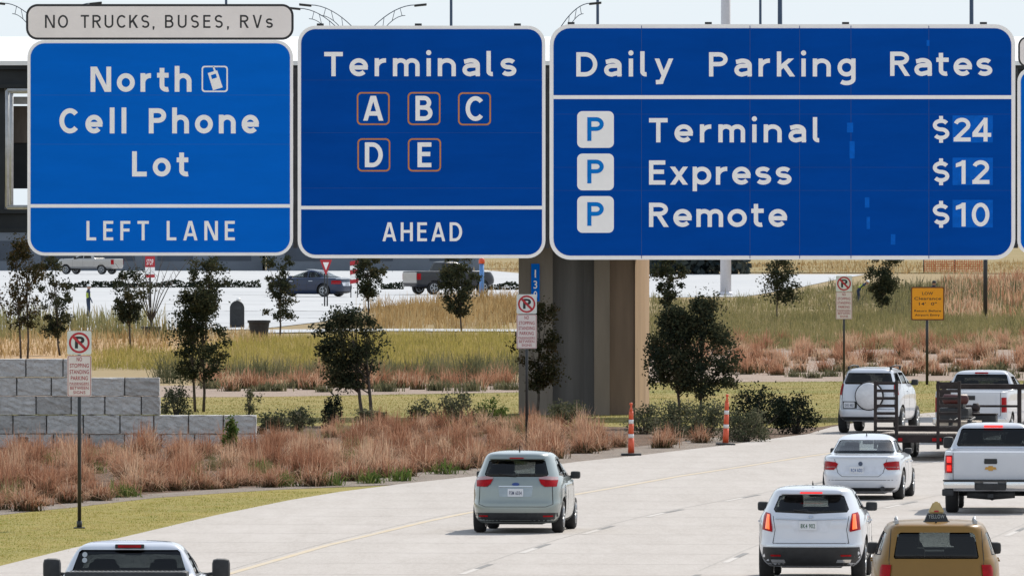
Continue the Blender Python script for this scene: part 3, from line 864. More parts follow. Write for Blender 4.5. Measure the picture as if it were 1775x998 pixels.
# ------------------------------------------------------------------ roadside sign posts
M_signpink = mat('no_parking_sign_face', (0.74, 0.66, 0.63), 0.5, var=0.03)
M_signgrey = mat('no_parking_symbol_face', (0.70, 0.72, 0.68), 0.5, var=0.03)
def post_sign(label, px, pbase, d, ytop, ybot, wpx, rz=0.0):
    s = F / d
    x = (px - 887.5) / s
    z = lambda py: CAM_H - (py - HOR) / s
    t = thing('no_parking_sign', label, 'road sign', (x, d, 0), rz, 'no parking signs along the road')
    bm = bmesh.new(); tube(bm, [(0, .045, 0), (0, .045, z(ytop) - .1)], 0.038, 8); obj('post', bm, M_pole, t)
    bm = bmesh.new(); box(bm, (-.11, -.06, 0.01), (.11, .15, .035), .005); tube(bm, [(0, .045, .03), (0, .045, .16)], .055, 8); obj('base_plate', bm, M_dkmetal, t)
    h = (ybot - ytop) / s; w = wpx / s
    zt_, zb_ = z(ytop), z(ybot)
    zm = zt_ - h * .365
    bm = bmesh.new(); prism_xz(bm, rrect(-w / 2, zm + .01, w / 2, zt_, .035, 4), -.004, .004); obj('symbol_plate', bm, M_signgrey, t)
    R0 = w * .43; cz = (zm + zt_) / 2 + .005
    circ = lambda r: [(r * math.cos(2 * math.pi * k / 32), cz + r * math.sin(2 * math.pi * k / 32)) for k in range(32)]
    text(t, 'P', -R0 * .42, R0 * .5, cz - R0 * .55, R0 * 1.15, -.006, M_black, bold=.03, name='parking_letter')
    bm = bmesh.new(); ring_xz(bm, circ(R0), circ(R0 * .80), -.009, -.0045)
    q = R0 * .13; c_ = math.sqrt(.5); rr = R0 * .82
    prism_xz(bm, [(-rr * c_ - q * c_, cz + rr * c_ - q * c_), (-rr * c_ + q * c_, cz + rr * c_ + q * c_), (rr * c_ + q * c_, cz - rr * c_ + q * c_), (rr * c_ - q * c_, cz - rr * c_ - q * c_)], -.0088, -.0046)
    obj('prohibition_ring', bm, M_red, t)
    bm = bmesh.new(); prism_xz(bm, rrect(-w / 2, zb_, w / 2, zm - .008, .035, 4), -.004, .004); obj('text_plate', bm, M_signpink, t)
    bm = bmesh.new(); ring_xz(bm, rrect(-w / 2 + .012, zb_ + .012, w / 2 - .012, zm - .02, .03, 4), rrect(-w / 2 + .022, zb_ + .022, w / 2 - .022, zm - .03, .025, 4), -.006, -.0035); obj('plate_border', bm, M_redtxt, t)
    hh = zm - zb_
    for s_, fx, fz, fh in (('NO', .22, .85, .085), ('STOPPING', .78, .695, .085), ('STANDING', .80, .545, .085), ('PARKING', .70, .395, .085), ('PASSENGERS', .80, .285, .05), ('BETWEEN', .76, .17, .062), ('SIGNS', .50, .065, .062)):
        text(t, s_, -w * fx / 2, w * fx / 2, zb_ + hh * fz, hh * fh * 1.15, -.0065, M_redtxt, spacing=1.05, bold=.012)
    bm = bmesh.new(); box(bm, (-w * .42, -.0062, zb_ + hh * .262), (w * .42, -.0042, zb_ + hh * .27)); obj('rule_line', bm, M_redtxt, t)
    return t
post_sign('no parking sign on a black post in the mown verge before the block wall', 137.5, 915, F * CAM_H / (916 - HOR), 573.5, 687, 42)
post_sign('no parking sign standing in front of the concrete pier', 909, 790, F * CAM_H / (783 - HOR), 510, 604, 35, R(-2)).location.x += .06
post_sign('small distant no parking sign behind the white vehicle with the spare wheel', 1463, 660, 405, 478, 553, 28)
def clear_sign():
    d = 410.0; s = F / d; z = lambda py: CAM_H - (py - HOR) / s
    t = thing('clearance_sign', 'square amber warning sign reading Low Clearance on a dark post', 'road sign', ((1608 - 887.5) / s, d, 0))
    bm = bmesh.new(); tube(bm, [(-.02, .045, 0), (-.02, .045, z(505))], 0.05, 8); obj('post', bm, M_pole, t)
    w = 58 / s; zt_, zb_ = z(497), z(555)
    bm = bmesh.new(); prism_xz(bm, rrect(-w / 2, zb_, w / 2, zt_, .06), -.004, .004); obj('border', bm, mat('amber_sign_border', (0.16, 0.05, 0.01), .5), t)
    bm = bmesh.new(); prism_xz(bm, rrect(-w / 2 + .045, zb_ + .045, w / 2 - .045, zt_ - .045, .04), -.008, 0); obj('face', bm, M_yellow, t)
    h = zt_ - zb_
    for s_, a, b, fz, fh in (('LOW', -.16, .16, .76, .085), ('Clearance', -.40, .40, .61, .085), ("14'", -.26, -.06, .45, .085), ('0"', .10, .27, .45, .085), ('Return Before', -.40, .40, .255, .06), ('Airport Entry', -.38, .36, .13, .06)):
        text(t, s_, a * w, b * w, zb_ + h * fz, h * fh, -.0115, M_black, spacing=1.05, bold=.012)
clear_sign()

# yield sign, red/white sign and poles by the lot
def small_sign():
    d = 700.0; s = F / d
    X = lambda p: (p - 887.5) / s
    z = lambda py: CAM_H - (py - HOR) / s
    t = thing('yield_sign', 'red and white triangular yield sign in front of the dark parked sedan', 'road sign', (X(565), d, 0))
    bm = bmesh.new(); tube(bm, [(-.08, .04, 0), (-.08, .04, z(474))], .045, 8); tube(bm, [(.08, .04, 0), (.08, .04, z(474))], .045, 8); obj('post', bm, M_pole, t)
    a = .37; c = z(450) ; b_ = z(476)
    bm = bmesh.new(); prism_xz(bm, [(-a, c), (a, c), (.03, b_), (-.03, b_)], -.01, 0); obj('red_border', bm, M_red, t)
    bm = bmesh.new(); prism_xz(bm, [(-a * .5, c - .16), (a * .5, c - .16), (0, b_ + .28)], -.015, -.004); obj('white_centre', bm, M_white, t)
    d = 690.0; s = F / d
    t = thing('notice_sign', 'red and white notice sign on a dark post among the trees by the lot', 'road sign', ((260 - 887.5) / s, d, 0))
    bm = bmesh.new(); tube(bm, [(0, .05, 0), (0, .05, CAM_H - (450 - HOR) / s)], .06, 8); obj('post', bm, M_pole, t)
    zz = lambda py: CAM_H - (py - HOR) / s
    bm = bmesh.new(); box(bm, (-.29, -.01, zz(463)), (.29, .02, zz(444))); box(bm, (-.29, -.01, zz(481)), (.29, .02, zz(475.5))); obj('red_plate', bm, M_red, t)
    bm = bmesh.new(); box(bm, (-.29, -.008, zz(475.4)), (.29, .02, zz(463.1))); obj('white_plate', bm, M_white, t)
    text(t, 'STOP', -.2, .2, zz(459), .33, -.014, M_white, bold=.01)
    d = 760.0; s = F / d; zz = lambda py: CAM_H - (py - HOR) / s
    t = thing('barricade_sign', 'red and white striped board on a post behind the twin trunked tree', 'barricade', ((614 - 887.5) / s, d, 0))
    bm = bmesh.new(); tube(bm, [(-.22, .06, 0), (-.22, .06, zz(452))], .04, 6); tube(bm, [(.22, .06, 0), (.22, .06, zz(452))], .04, 6); obj('post', bm, M_pole, t)
    for i in range(5):
        bm = bmesh.new(); prism_xz(bm, [(-.28, zz(492 - i * 8)), (.28, zz(490 - i * 8)), (.28, zz(483 - i * 8)), (-.28, zz(485 - i * 8))], -.02, .02)
        obj('striped_board', bm, M_red if i % 2 == 0 else M_white, t)
    d = F * CAM_H / (520 - HOR); s = F / d; zz = lambda py: CAM_H - (py - HOR) / s
    t = thing('blue_post', 'light blue bollard post with an orange cap at the lot edge', 'post', ((835 - 887.5) / s, d, 0))
    bm = bmesh.new(); tube(bm, [(0, 0, 0), (0, 0, zz(457))], .15, 12); obj('shaft', bm, mat('pale_blue_paint', (0.10, 0.25, 0.55), .4), t)
    bm = bmesh.new(); tube(bm, [(0, 0, zz(456.8)), (0, 0, zz(450)), (0, 0, zz(446))], [.2, .19, .06], 12); obj('cap', bm, mat('orange_cap_paint', (0.7, 0.09, 0.03), .4), t)
small_sign()

def mast(label, px, ybase, ytop, wpx, m, name='light_pole'):
    d = F * CAM_H / (ybase - HOR); s = F / d
    x = (px - 887.5) / s; H = CAM_H - (ytop - HOR) / s
    t = thing(name, label, name.replace('_', ' '), (x, d, 0))
    r = wpx / 2 / s
    bm = bmesh.new(); tube(bm, [(0, 0, 0), (0, 0, H * .5), (0, 0, H)], [r * 1.15, r * 1.05, r * .95], 14); obj('pole', bm, m, t)
    bm = bmesh.new(); lathe(bm, [(r * 1.5, 0), (r * 1.5, .10), (r * 1.25, .25)], 14); obj('base', bm, m, t)
    return t, r, H, s
M_bluepole = mat('blue_grey_pole_paint', (0.045, 0.075, 0.13), .45, var=.1)
M_mast = mat('white_mast_paint', (0.62, 0.60, 0.62), .5, var=.03)
def head_lamp(t, r, H):
    bm = bmesh.new(); tube(bm, [(-1.9, 0, H), (1.9, 0, H)], .09, 8); obj('cross_arm', bm, M_bluepole, t)
    for x in (-1.9, 1.9):
        bm = bmesh.new(); box(bm, (x - .6, -.5, H - .25), (x + .6, .5, H + .1), .05); obj('lamp_head', bm, M_dkmetal, t)
for lab, px, yb, w in (('slim blue-grey light pole rising above the Terminals sign', 782, 449, 5.0),
                       ('slim blue-grey light pole at the left end of the Daily Parking Rates sign', 1036, 449, 5.2),
                       ('thinner of the two blue-grey poles right of the white mast', 1318, 449, 4.6),
                       ('thicker of the two blue-grey poles right of the white mast', 1352, 449, 8.2),
                       ('blue-grey light pole near the right end of the rate sign', 1684, 449, 7.2),
                       ('thin pole behind the NO TRUCKS strip sign', 392, 449, 4.5)):
    t, r, H, s = mast(lab, px, yb, -90, w, M_bluepole)
    head_lamp(t, r, H)
mast('thick pale white mast rising behind the rate sign', 1258, 512, -160, 17, M_mast, 'white_mast')
t, r, H, s = mast('short dark post on the planted slope at the right', 1708, 556, 400, 7, M_pole, 'dark_post')
# curved double-arm street lamps
def arc_lamp(label, px, sides, span_px, yhead, d):
    s = F / d; x = (px - 887.5) / s; z = lambda py: CAM_H - (py - HOR) / s
    t = thing('street_lamp', label, 'street lamp', (x, d, 0), 0, 'curved arm street lamps')
    zt_ = z(yhead); zb_ = zt_ - 62 / s
    bm = bmesh.new(); tube(bm, [(0, 0, 0), (0, 0, zb_ + .2)], [.28, .16], 12); obj('pole', bm, M_bluepole, t)
    sp = span_px / s
    for sg in sides:
        bm = bmesh.new()
        up = [(sg * sp * (k / 10), 0, zb_ + (zt_ - zb_) * math.sin(math.pi / 2 * (k / 10)) ** .8) for k in range(11)]
        lo = [(sg * sp * (.18 + .62 * k / 10), 0, zb_ - .55 + (zt_ - zb_) * .86 * math.sin(math.pi / 2 * (k / 10)) ** .9) for k in range(11)]
        tube(bm, up, .05, 6); tube(bm, lo, .042, 6)
        for k in (3, 6, 9): tube(bm, [lo[k], up[min(10, int(k * .62 + 2.4))]], .032, 5)
        obj('arm', bm, M_bluepole, t)
        bm = bmesh.new(); box(bm, (-.62, -.25, -.12), (.62, .25, .12), .06)
        for v in bm.verts: v.co = v.co + Vector((sg * (sp + .45), 0, zt_ - .02 + .1 * sg * v.co.x))
        obj('lamp_head', bm, M_dkmetal, t)
arc_lamp('double arm street lamp whose right arm reaches over the Terminals sign', 629, (-1, 1), 92, 9, 1150)
arc_lamp('single arm street lamp reaching left beside the NO TRUCKS strip', 606, (-1,), 88, 15, 1190)
arc_lamp('double arm street lamp at the far left of the sky', 82, (-1, 1), 76, 6, 1150)
arc_lamp('single arm street lamp between the middle and right signs', 962, (1,), 62, 6, 1150)

# long grey buildings and tree line closing the view behind the lot
M_bld = mat('blue_grey_cladding', (0.15, 0.17, 0.20), .8, var=.12, scale=.08)
M_bldd = mat('dark_glazing', (0.03, 0.045, 0.07), .3, var=.2, scale=.2)
def far_building(label, x0, x1, d, ybase, ytop):
    s = F / d
    a, b = (x0 - 887.5) / s, (x1 - 887.5) / s
    h = CAM_H - (ytop - HOR) / s
    t = thing('terminal_building', label, 'building', ((a + b) / 2, d, 0))
    hw = (b - a) / 2
    bm = bmesh.new(); box(bm, (-hw, 0, 0), (hw, 14, h)); obj('wall', bm, M_bld, t)
    bm = bmesh.new(); box(bm, (-hw - .3, -.3, h + .003), (hw + .3, 14.3, h + .35)); obj('roof', bm, M_girder, t)
    n = int(hw * 2 / 5)
    for i in range(n):
        x = -hw + (i + .5) * hw * 2 / n
        bm = bmesh.new(); box(bm, (x - 1.6, -.04, .9), (x + 1.6, -.004, h - .9)); obj('window', bm, M_bldd, t)
far_building('long low blue-grey building behind the parking lot at the left', -150, 455, 1036, 0, 400)
far_building('low blue-grey building behind the parked dark vehicles', 462, 838, 1034, 0, 408)
# ------------------------------------------------------------------ vehicles
P_white = mat('white_car_paint', (0.62, 0.645, 0.70), 0.28, coat=1.0, var=0.01, scale=2)
P_white2 = mat('white_truck_paint', (0.58, 0.595, 0.635), 0.33, coat=0.8, var=0.015, scale=2)
P_silver = mat('pale_silver_green_paint', (0.26, 0.295, 0.28), 0.28, metal=0.45, coat=1.0, var=0.02, scale=2)
P_gold = mat('taxi_gold_paint', (0.235, 0.125, 0.022), 0.35, coat=0.25, spec=0.25, var=0.02, scale=2)
P_dark = mat('dark_blue_car_paint', (0.010, 0.022, 0.06), 0.3, coat=0.3, var=0.05)
P_darkred = mat('dark_truck_paint', (0.015, 0.016, 0.022), 0.35, coat=0.2, var=0.05)
P_grey = mat('warm_silver_paint', (0.40, 0.38, 0.36), 0.32, metal=0.5, coat=0.8, var=0.03)
M_plastic = mat('black_plastic', (0.02, 0.021, 0.023), 0.6, var=0.2, scale=8)
M_cab = mat('cabin_dark_lining', (0.03, 0.03, 0.032), 0.8, var=0.1)
M_seat = mat('seat_cloth', (0.025, 0.025, 0.028), 0.85, var=0.15, scale=10)
M_tyre = mat('tyre_rubber', (0.018, 0.018, 0.019), 0.8, var=0.15, scale=12)
M_rim = mat('alloy_rim', (0.45, 0.46, 0.47), 0.35, metal=0.8, var=0.05)
M_chrome = mat('chrome', (0.7, 0.7, 0.7), 0.15, metal=1.0, var=0.02)
M_lens = mat('red_tail_lens', (0.34, 0.006, 0.010), 0.3, coat=0.0, spec=0.12, var=0.15, scale=9)
M_lensc = mat('clear_tail_lens', (0.42, 0.25, 0.25), 0.25, coat=.3, var=0.05)
M_lit = mat('lit_brake_lens', (0.6, 0.02, 0.01), 0.2, coat=1.0, var=0.05, emit=(1.0, 0.015, 0.012), estr=0.9)
M_lit2 = mat('lit_amber_red_lens', (0.6, 0.05, 0.01), 0.2, coat=1.0, var=0.05, emit=(1.0, 0.16, 0.012), estr=0.9)
M_plate = mat('licence_plate_white', (0.66, 0.68, 0.72), 0.4, var=0.02)
M_ink = mat('plate_ink', (0.05, 0.06, 0.12), 0.6)
M_emblem = mat('gold_emblem', (0.45, 0.25, 0.06), 0.3, metal=0.7)
M_gap = mat('panel_gap', (0.03, 0.03, 0.03), 0.8)
Gl_rear = glass_mat('tinted_rear_glass', (0.17, 0.195, 0.2), 0.8)
Gl_truck = glass_mat('dark_truck_glass', (0.06, 0.072, 0.078), 0.8)
Gl_front = glass_mat('windscreen_glass', (0.85, 0.9, 0.87), 0.8)
Gl_mid = glass_mat('sedan_rear_glass', (0.42, 0.50, 0.56), 1.0)

def chaikin(keys, it=2):
    k = [np.array(q, float) for q in keys]
    for _ in range(it):
        n = [k[0]]
        for a, b in zip(k[:-1], k[1:]):
            n += [a * .75 + b * .25, a * .25 + b * .75]
        n.append(k[-1])
        k = n
    return np.array(k)

class Shell:
    """car body as a stack of rounded plan outlines: keys = (z, rear y, front y, half width)"""
    def __init__(s, keys, yc, pr=6, pf=4):
        s.k = chaikin(keys)
        s.yc, s.pr, s.pf = yc, pr, pf
    def at(s, z):
        k = s.k
        return [float(np.interp(z, k[:, 0], k[:, i])) for i in (1, 2, 3)]
    def mid(s, yr, yf):
        return min(max(s.yc, yr + .35 * (yf - yr)), yf - .35 * (yf - yr))
    def rear(s, x, z):
        yr, yf, w = s.at(z); yc = s.mid(yr, yf)
        q = min(.995, abs(x) / w)
        return yc - (yc - yr) * (1 - q ** s.pr) ** (1 / s.pr)
    def front(s, x, z):
        yr, yf, w = s.at(z); yc = s.mid(yr, yf)
        q = min(.995, abs(x) / w)
        return yc + (yf - yc) * (1 - q ** s.pf) ** (1 / s.pf)
    def side(s, y, z):
        yr, yf, w = s.at(z); yc = s.mid(yr, yf)
        if y < yc: q, p = min(.995, (yc - y) / (yc - yr)), s.pr
        else: q, p = min(.995, (y - yc) / (yf - yc)), s.pf
        return w * (1 - q ** p) ** (1 / p)
    def ring(s, yr, yf, w, n_e=18, n_s=24):
        pts = []
        def pt(a, edge, p):
            r = (abs(a) ** p + 1) ** (-1 / p)
            return (a * r, r) if edge else (r, a * r)
        for i in range(n_e): pts.append((*[q * g for q, g in zip(pt(-1 + 2 * i / n_e, True, s.pr), (1, -1))], 'r'))
        half = n_s
        for i in range(half):
            a = -1 + 2 * i / half
            p = s.pr if a < 0 else s.pf
            pts.append((*pt(a, False, p), 's'))
        for i in range(n_e):
            u, v = pt(1 - 2 * i / n_e, True, s.pf); pts.append((u, v, 'f'))
        for i in range(half):
            a = 1 - 2 * i / half
            p = s.pr if a < 0 else s.pf
            u, v = pt(a, False, p); pts.append((-u, v, 's'))
        yc = s.mid(yr, yf)
        return [(u * w, yc + v * ((yf - yc) if v > 0 else (yc - yr))) for u, v, _ in pts]
    def solid(s, rows=None, mi=0):
        bm = bmesh.new()
        if rows is None:
            rows = []
            k = s.k
            for a, b in zip(k[:-1], k[1:]):
                n = max(1, int(math.ceil(max((b[0] - a[0]) / .07, abs(b[1] - a[1]) / .15, abs(b[2] - a[2]) / .25))))
                for i in range(n): rows.append(a + (b - a) * i / n)
            rows.append(k[-1])
        rings = []
        for z, yr, yf, w in rows:
            rings.append([bm.verts.new((x, y, z)) for x, y in s.ring(yr, yf, w)])
        n = len(rings[0])
        for a, b in zip(rings[:-1], rings[1:]):
            for i in range(n):
                bm.faces.new((a[i], a[(i + 1) % n], b[(i + 1) % n], b[i]))
        bm.faces.new(list(reversed(rings[0]))); bm.faces.new(rings[-1])
        for f in bm.faces: f.material_index = mi
        bmesh.ops.recalc_face_normals(bm, faces=bm.faces[:])
        return bm

def cut(bm_body, cutters, mats):
    """subtract the cutters; retried with another order and a hair of jitter until the result is watertight"""
    me = bpy.data.meshes.new('body'); bm_body.to_mesh(me); bm_body.free()
    for m in mats: me.materials.append(m)
    o = bpy.data.objects.new('body', me); COL.objects.link(o)
    tmp = []
    for c in cutters:
        cm = bpy.data.meshes.new('cutter'); c.to_mesh(cm); c.free()
        for m in mats: cm.materials.append(m)
        co = bpy.data.objects.new('cutter', cm); COL.objects.link(co); tmp.append(co)
    rj = random.Random(17)
    best = None
    for attempt in range(14):
        o.modifiers.clear()
        order = list(tmp)
        if attempt:
            rj.shuffle(order)
            for c in tmp: c.location = [rj.uniform(-.002, .002) for _ in range(3)]
        for co in order:
            md = o.modifiers.new('b', 'BOOLEAN'); md.operation = 'DIFFERENCE'; md.solver = 'EXACT'; md.object = co
        bpy.context.view_layer.update()
        dg = bpy.context.evaluated_depsgraph_get(); dg.update()
        res = bpy.data.meshes.new_from_object(o.evaluated_get(dg))
        tb_ = bmesh.new(); tb_.from_mesh(res)
        bad = sum(not e.is_manifold for e in tb_.edges) + (10000 if tb_.calc_volume(signed=True) < 1.5 else 0)
        tb_.free()
        if best is None or bad < best[0]: best = (bad, res)
        if bad == 0: break
    bpy.data.objects.remove(o)
    for t in tmp: bpy.data.objects.remove(t)
    res = best[1]
    res.name = 'body'
    return res

def panel_bm(poly, mapf, off, back, step=0.09, bm=None):
    """solid skin piece: 2-D polygon mapped on the shell, standing 'off' proud and 'back' deep"""
    b = bmesh.new()
    vs = [b.verts.new((u, v, 0)) for u, v in poly]
    b.faces.new(vs)
    us = [p[0] for p in poly]; ws_ = [p[1] for p in poly]
    for ax, lo, hi in ((0, min(us), max(us)), (1, min(ws_), max(ws_))):
        n = int((hi - lo) / step)
        for i in range(1, n + 1):
            c = lo + (hi - lo) * i / (n + 1)
            co = Vector((c, 0, 0)) if ax == 0 else Vector((0, c, 0))
            no = Vector((1, 0, 0)) if ax == 0 else Vector((0, 1, 0))
            bmesh.ops.bisect_plane(b, geom=b.verts[:] + b.edges[:] + b.faces[:], plane_co=co, plane_no=no, dist=1e-5)
    r = bmesh.ops.extrude_face_region(b, geom=b.faces[:])
    up = set(g for g in r['geom'] if isinstance(g, bmesh.types.BMVert))
    for v in b.verts:
        v.co = Vector(mapf(v.co.x, v.co.y, off if v in up else -back))
    bmesh.ops.recalc_face_normals(b, faces=b.faces[:])
    if bm is None: return b
    me = bpy.data.meshes.new('t'); b.to_mesh(me); b.free(); bm.from_mesh(me); bpy.data.meshes.remove(me)
    return bm

def wheel_mesh(r, w):
    bm = bmesh.new()
    lathe(bm, [(r * .62, -w / 2 + .01), (r * .9, -w / 2), (r * .985, -w / 2 + .03), (r, -w / 2 + .06), (r, w / 2 - .06), (r * .985, w / 2 - .03), (r * .9, w / 2), (r * .62, w / 2 - .01)], 32, 'X')
    bm2 = bmesh.new()
    for sg in (-1, 1):
        x0 = sg * (w / 2 - .012)
        ang = [2 * math.pi * k / 40 for k in range(40)]
        o_ = [(r * .66 * math.cos(a), r * .66 * math.sin(a)) for a in ang]; i_ = [(r * .57 * math.cos(a), r * .57 * math.sin(a)) for a in ang]
        vs = [[bm2.verts.new((x0 + d, y, z)) for y, z in pl] for d in (0, sg * .012) for pl in (o_, i_)]
        for k in range(40):
            j = (k + 1) % 40
            bm2.faces.new((vs[2][k], vs[2][j], vs[3][j], vs[3][k])); bm2.faces.new((vs[3][k], vs[3][j], vs[1][j], vs[1][k]))
            bm2.faces.new((vs[0][k], vs[0][j], vs[2][j], vs[2][k]))
        for k in range(5):
            for da in (-.16, .16):
                a = 2 * math.pi * k / 5 + da * .6; a2 = 2 * math.pi * k / 5 + da
                tube(bm2, [(x0, r * .12 * math.cos(a), r * .12 * math.sin(a)), (x0, r * .58 * math.cos(a2), r * .58 * math.sin(a2))], .022, 6)
        lathe(bm2, [(r * .16, -.012), (r * .16, .012)], 16, 'X', (x0, 0, 0))
    bmesh.ops.recalc_face_normals(bm2, faces=bm2.faces[:])
    m1 = bpy.data.meshes.new('wheel'); bm.to_mesh(m1); bm.free()
    m2 = bpy.data.meshes.new('rim'); bm2.to_mesh(m2); bm2.free()
    return m1, m2

def seat_row(bm, xs, y, zb, zt, w=.5):
    for x in xs:
        box(bm, (x - w / 2, y - .10, zb), (x + w / 2, y + .10, zt), .05)
        box(bm, (x - .165, y - .06, zt + .02), (x + .165, y + .06, zt + .26), .06)
        box(bm, (x - w / 2, y, zb - .05), (x + w / 2, y + .5, zb + .14), .05)

def vehicle(name, label, cat, S, loc, yaw, group=None):
    t = thing(name, label, cat, loc, -R(yaw), group)
    sh = Shell(S['keys'], S['yc'], S.get('pr', 6), S.get('pf', 4))
    rearf = lambda x, z, o: (x, sh.rear(x, z) - o, z)
    frontf = lambda x, z, o: (x, sh.front(x, z) + o, z)
    body = sh.solid()
    cuts = []
    # cabin
    cz0, cz1, cyr, cyf = S['cabin']
    rows = []
    for z in np.linspace(cz0, cz1, 9):
        yr, yf, w = sh.at(z)
        zz = z + .05
        yr2, yf2, w2 = sh.at(zz)
        rows.append((z, max(max(yr, yr2), cyr) + .08, min(min(yf, yf2), cyf) - .10, min(w, w2) - .075))
    ci = Shell(S['keys'], (cyr + cyf) / 2, 8, 6)
    cuts.append(ci.solid(rows, 1))
    ym = (cyr + cyf) / 2
    b = bmesh.new(); prism_xz(b, S['glass'], S.get('gcut', -.6), cyr + S.get('gdepth', 1.0), 1); cuts.append(b)
    b = bmesh.new(); prism_xz(b, S['wind'], ym + .3, cyf + 1.5, 1); cuts.append(b)
    for sp in S['sides']:
        b = bmesh.new(); prism_yz(b, sp, -1.6, 1.6, 1); cuts.append(b)
    for wy, wr in S['wheels']:
        for sg in (-1, 1):
            b = bmesh.new()
            lathe(b, [(wr + .07, -.22), (wr + .07, .25)], 32, 'X', (sg * S['track'], wy, wr), 1)
            bmesh.ops.recalc_face_normals(b, faces=b.faces[:])
            cuts.append(b)
    if 'bed' in S:
        hw, y0, y1, z0 = S['bed']
        b = bmesh.new(); box(b, (-hw, y0, z0), (hw, y1, 2.5), 0, 0); cuts.append(b)
    me = cut(body, cuts, [S['paint'], M_cab])
    me.polygons.foreach_set('use_smooth', [True] * len(me.polygons))
    me.set_sharp_from_angle(angle=R(32))
    link('body', me, [S['paint'], M_cab], t)
    # glass
    def grow(poly, g=.012):
        cx = sum(p[0] for p in poly) / len(poly); cz = sum(p[1] for p in poly) / len(poly)
        return [(cx + (x - cx) * (1 + g / max(.05, abs(x - cx))), cz + (z - cz) * (1 + g / max(.05, abs(z - cz)))) for x, z in poly]
    gm = S.get('glass_mat', Gl_rear)
    rg = obj('rear_window', panel_bm(grow(S['glass']), rearf, -.012, .018), gm, t, True)
    obj('windscreen', panel_bm(grow(S['wind']), frontf, -.012, .018), Gl_front, t, True)
    for sp in S['sides']:
        for sg in (-1, 1):
            mp = lambda y, z, o, sg=sg: (sg * (sh.side(y, z) + o), y, z)
            obj('side_window', panel_bm(grow(sp), mp, -.012, .018, .15), Gl_rear, t, True)
    # wheels
    wm = {}
    for wy, wr in S['wheels']:
        if wr not in wm: wm[wr] = wheel_mesh(wr, S.get('tw', .23))
        for sg in (-1, 1):
            w_ = link('wheel', wm[wr][0], M_tyre, t); w_.location = (sg * S['track'], wy, wr)
            link('rim', wm[wr][1], M_rim, w_)
    # interior
    bm = bmesh.new()
    for xs, y, zb, zt in S.get('seats', []): seat_row(bm, xs, y, zb, zt)
    if S.get('seats'): obj('seats', bm, M_seat, t, angle=40)
    bm = bmesh.new(); box(bm, (-sh.at(cz0 + .3)[2] + .12, cyf - 1.0, cz0 + .12), (sh.at(cz0 + .3)[2] - .12, cyf - .2, S['dash']), .06)
    lathe(bm, [(.19, -.015), (.19, .015)], 20, 'Y', (-.36, cyf - 1.08, S['dash'] + .02))
    box(bm, (-.12, cyf - 1.25, cz1 - .14), (.12, cyf - 1.21, cz1 - .06), .02)
    obj('dashboard', bm, M_cab, t)
    # floor pan
    yr, yf, w = sh.at(S['keys'][0][0])
    bm = bmesh.new(); box(bm, (-w + .3, .5, S['keys'][0][0] - .03), (w - .3, yf - .5, S['keys'][0][0] + .02), .01)
    for wy, wr in S['wheels']: tube(bm, [(-S['track'], wy, wr), (S['track'], wy, wr)], .05, 8)
    obj('floor_pan', bm, M_plastic, t)
    # named skin pieces
    for it in S.get('skin', []):
        nm, where, poly, m, off = it[:5]
        mir = it[5] if len(it) > 5 else False
        for sg in ((1, -1) if mir else (1,)):
            pl = [(p[0] * (sg if where in 'rf' else 1), p[1]) for p in poly]
            if where == 'r': fn = rearf
            elif where == 'f': fn = frontf
            else: fn = lambda y, z, o, sg=sg: (sg * (sh.side(y, z) + o), y, z)
            obj(nm, panel_bm(pl, fn, off, .015, .07), m, t, angle=35)
    # seams
    bm = bmesh.new()
    for where, line in S.get('seams', []):
        for a, b_ in zip(line[:-1], line[1:]):
            d = Vector((b_[0] - a[0], b_[1] - a[1])); n = Vector((-d.y, d.x)).normalized() * .005
            pl = [(a[0] + n.x, a[1] + n.y), (a[0] - n.x, a[1] - n.y), (b_[0] - n.x, b_[1] - n.y), (b_[0] + n.x, b_[1] + n.y)]
            if where == 'r': panel_bm(pl, rearf, .002, .004, .08, bm)
            else:
                for sg in (-1, 1): panel_bm(pl, lambda y, z, o, sg=sg: (sg * (sh.side(y, z) + o), y, z), .002, .004, .12, bm)
    if S.get('seams'): obj('panel_gap', bm, M_gap, t)
    # mirrors
    my, mz_, mw, mh, mx = S['mirror']
    for sg in (-1, 1):
        x0 = sh.side(my, mz_)
        bm = bmesh.new()
        a, b_ = sorted((sg * (x0 + mx), sg * (x0 + mx + mw)))
        box(bm, (a, my - .02, mz_ - mh / 2), (b_, my + .16, mz_ + mh / 2), min(mw, mh) * .28)
        tube(bm, [(sg * (x0 - .04), my + .09, mz_ - mh * .3), (sg * (x0 + mx + .05), my + .07, mz_ - mh * .2)], .028, 8)
        obj('wing_mirror', bm, S.get('mirror_mat', M_plastic), t, angle=40)
    # plate
    if 'plate' in S:
        px_, pz_, txt, ink = S['plate']
        y = sh.rear(px_, pz_) - S.get('plate_out', .02)
        y = min(y, sh.rear(px_, pz_ - .07) - .012, sh.rear(px_, pz_ + .07) - .012)
        bm = bmesh.new(); prism_xz(bm, rrect(px_ - .155, pz_ - .078, px_ + .155, pz_ + .078, .015, 3), y - .004, y + .02)
        pl = obj('licence_plate', bm, M_plate, t)
        text(pl, txt, px_ - .125, px_ + .125, pz_ - .045, .075, y - .006, ink, bold=.02)
    return t, sh

def antenna(t, p, h=.12):
    bm = bmesh.new(); tube(bm, [p, (p[0], p[1] - .05, p[2] + h)], [.018, .004], 6); obj('antenna', bm, M_plastic, t)

def place(px, py):
    g = G(px, py, 0.02)
    return (g.x, g.y, 0.02)

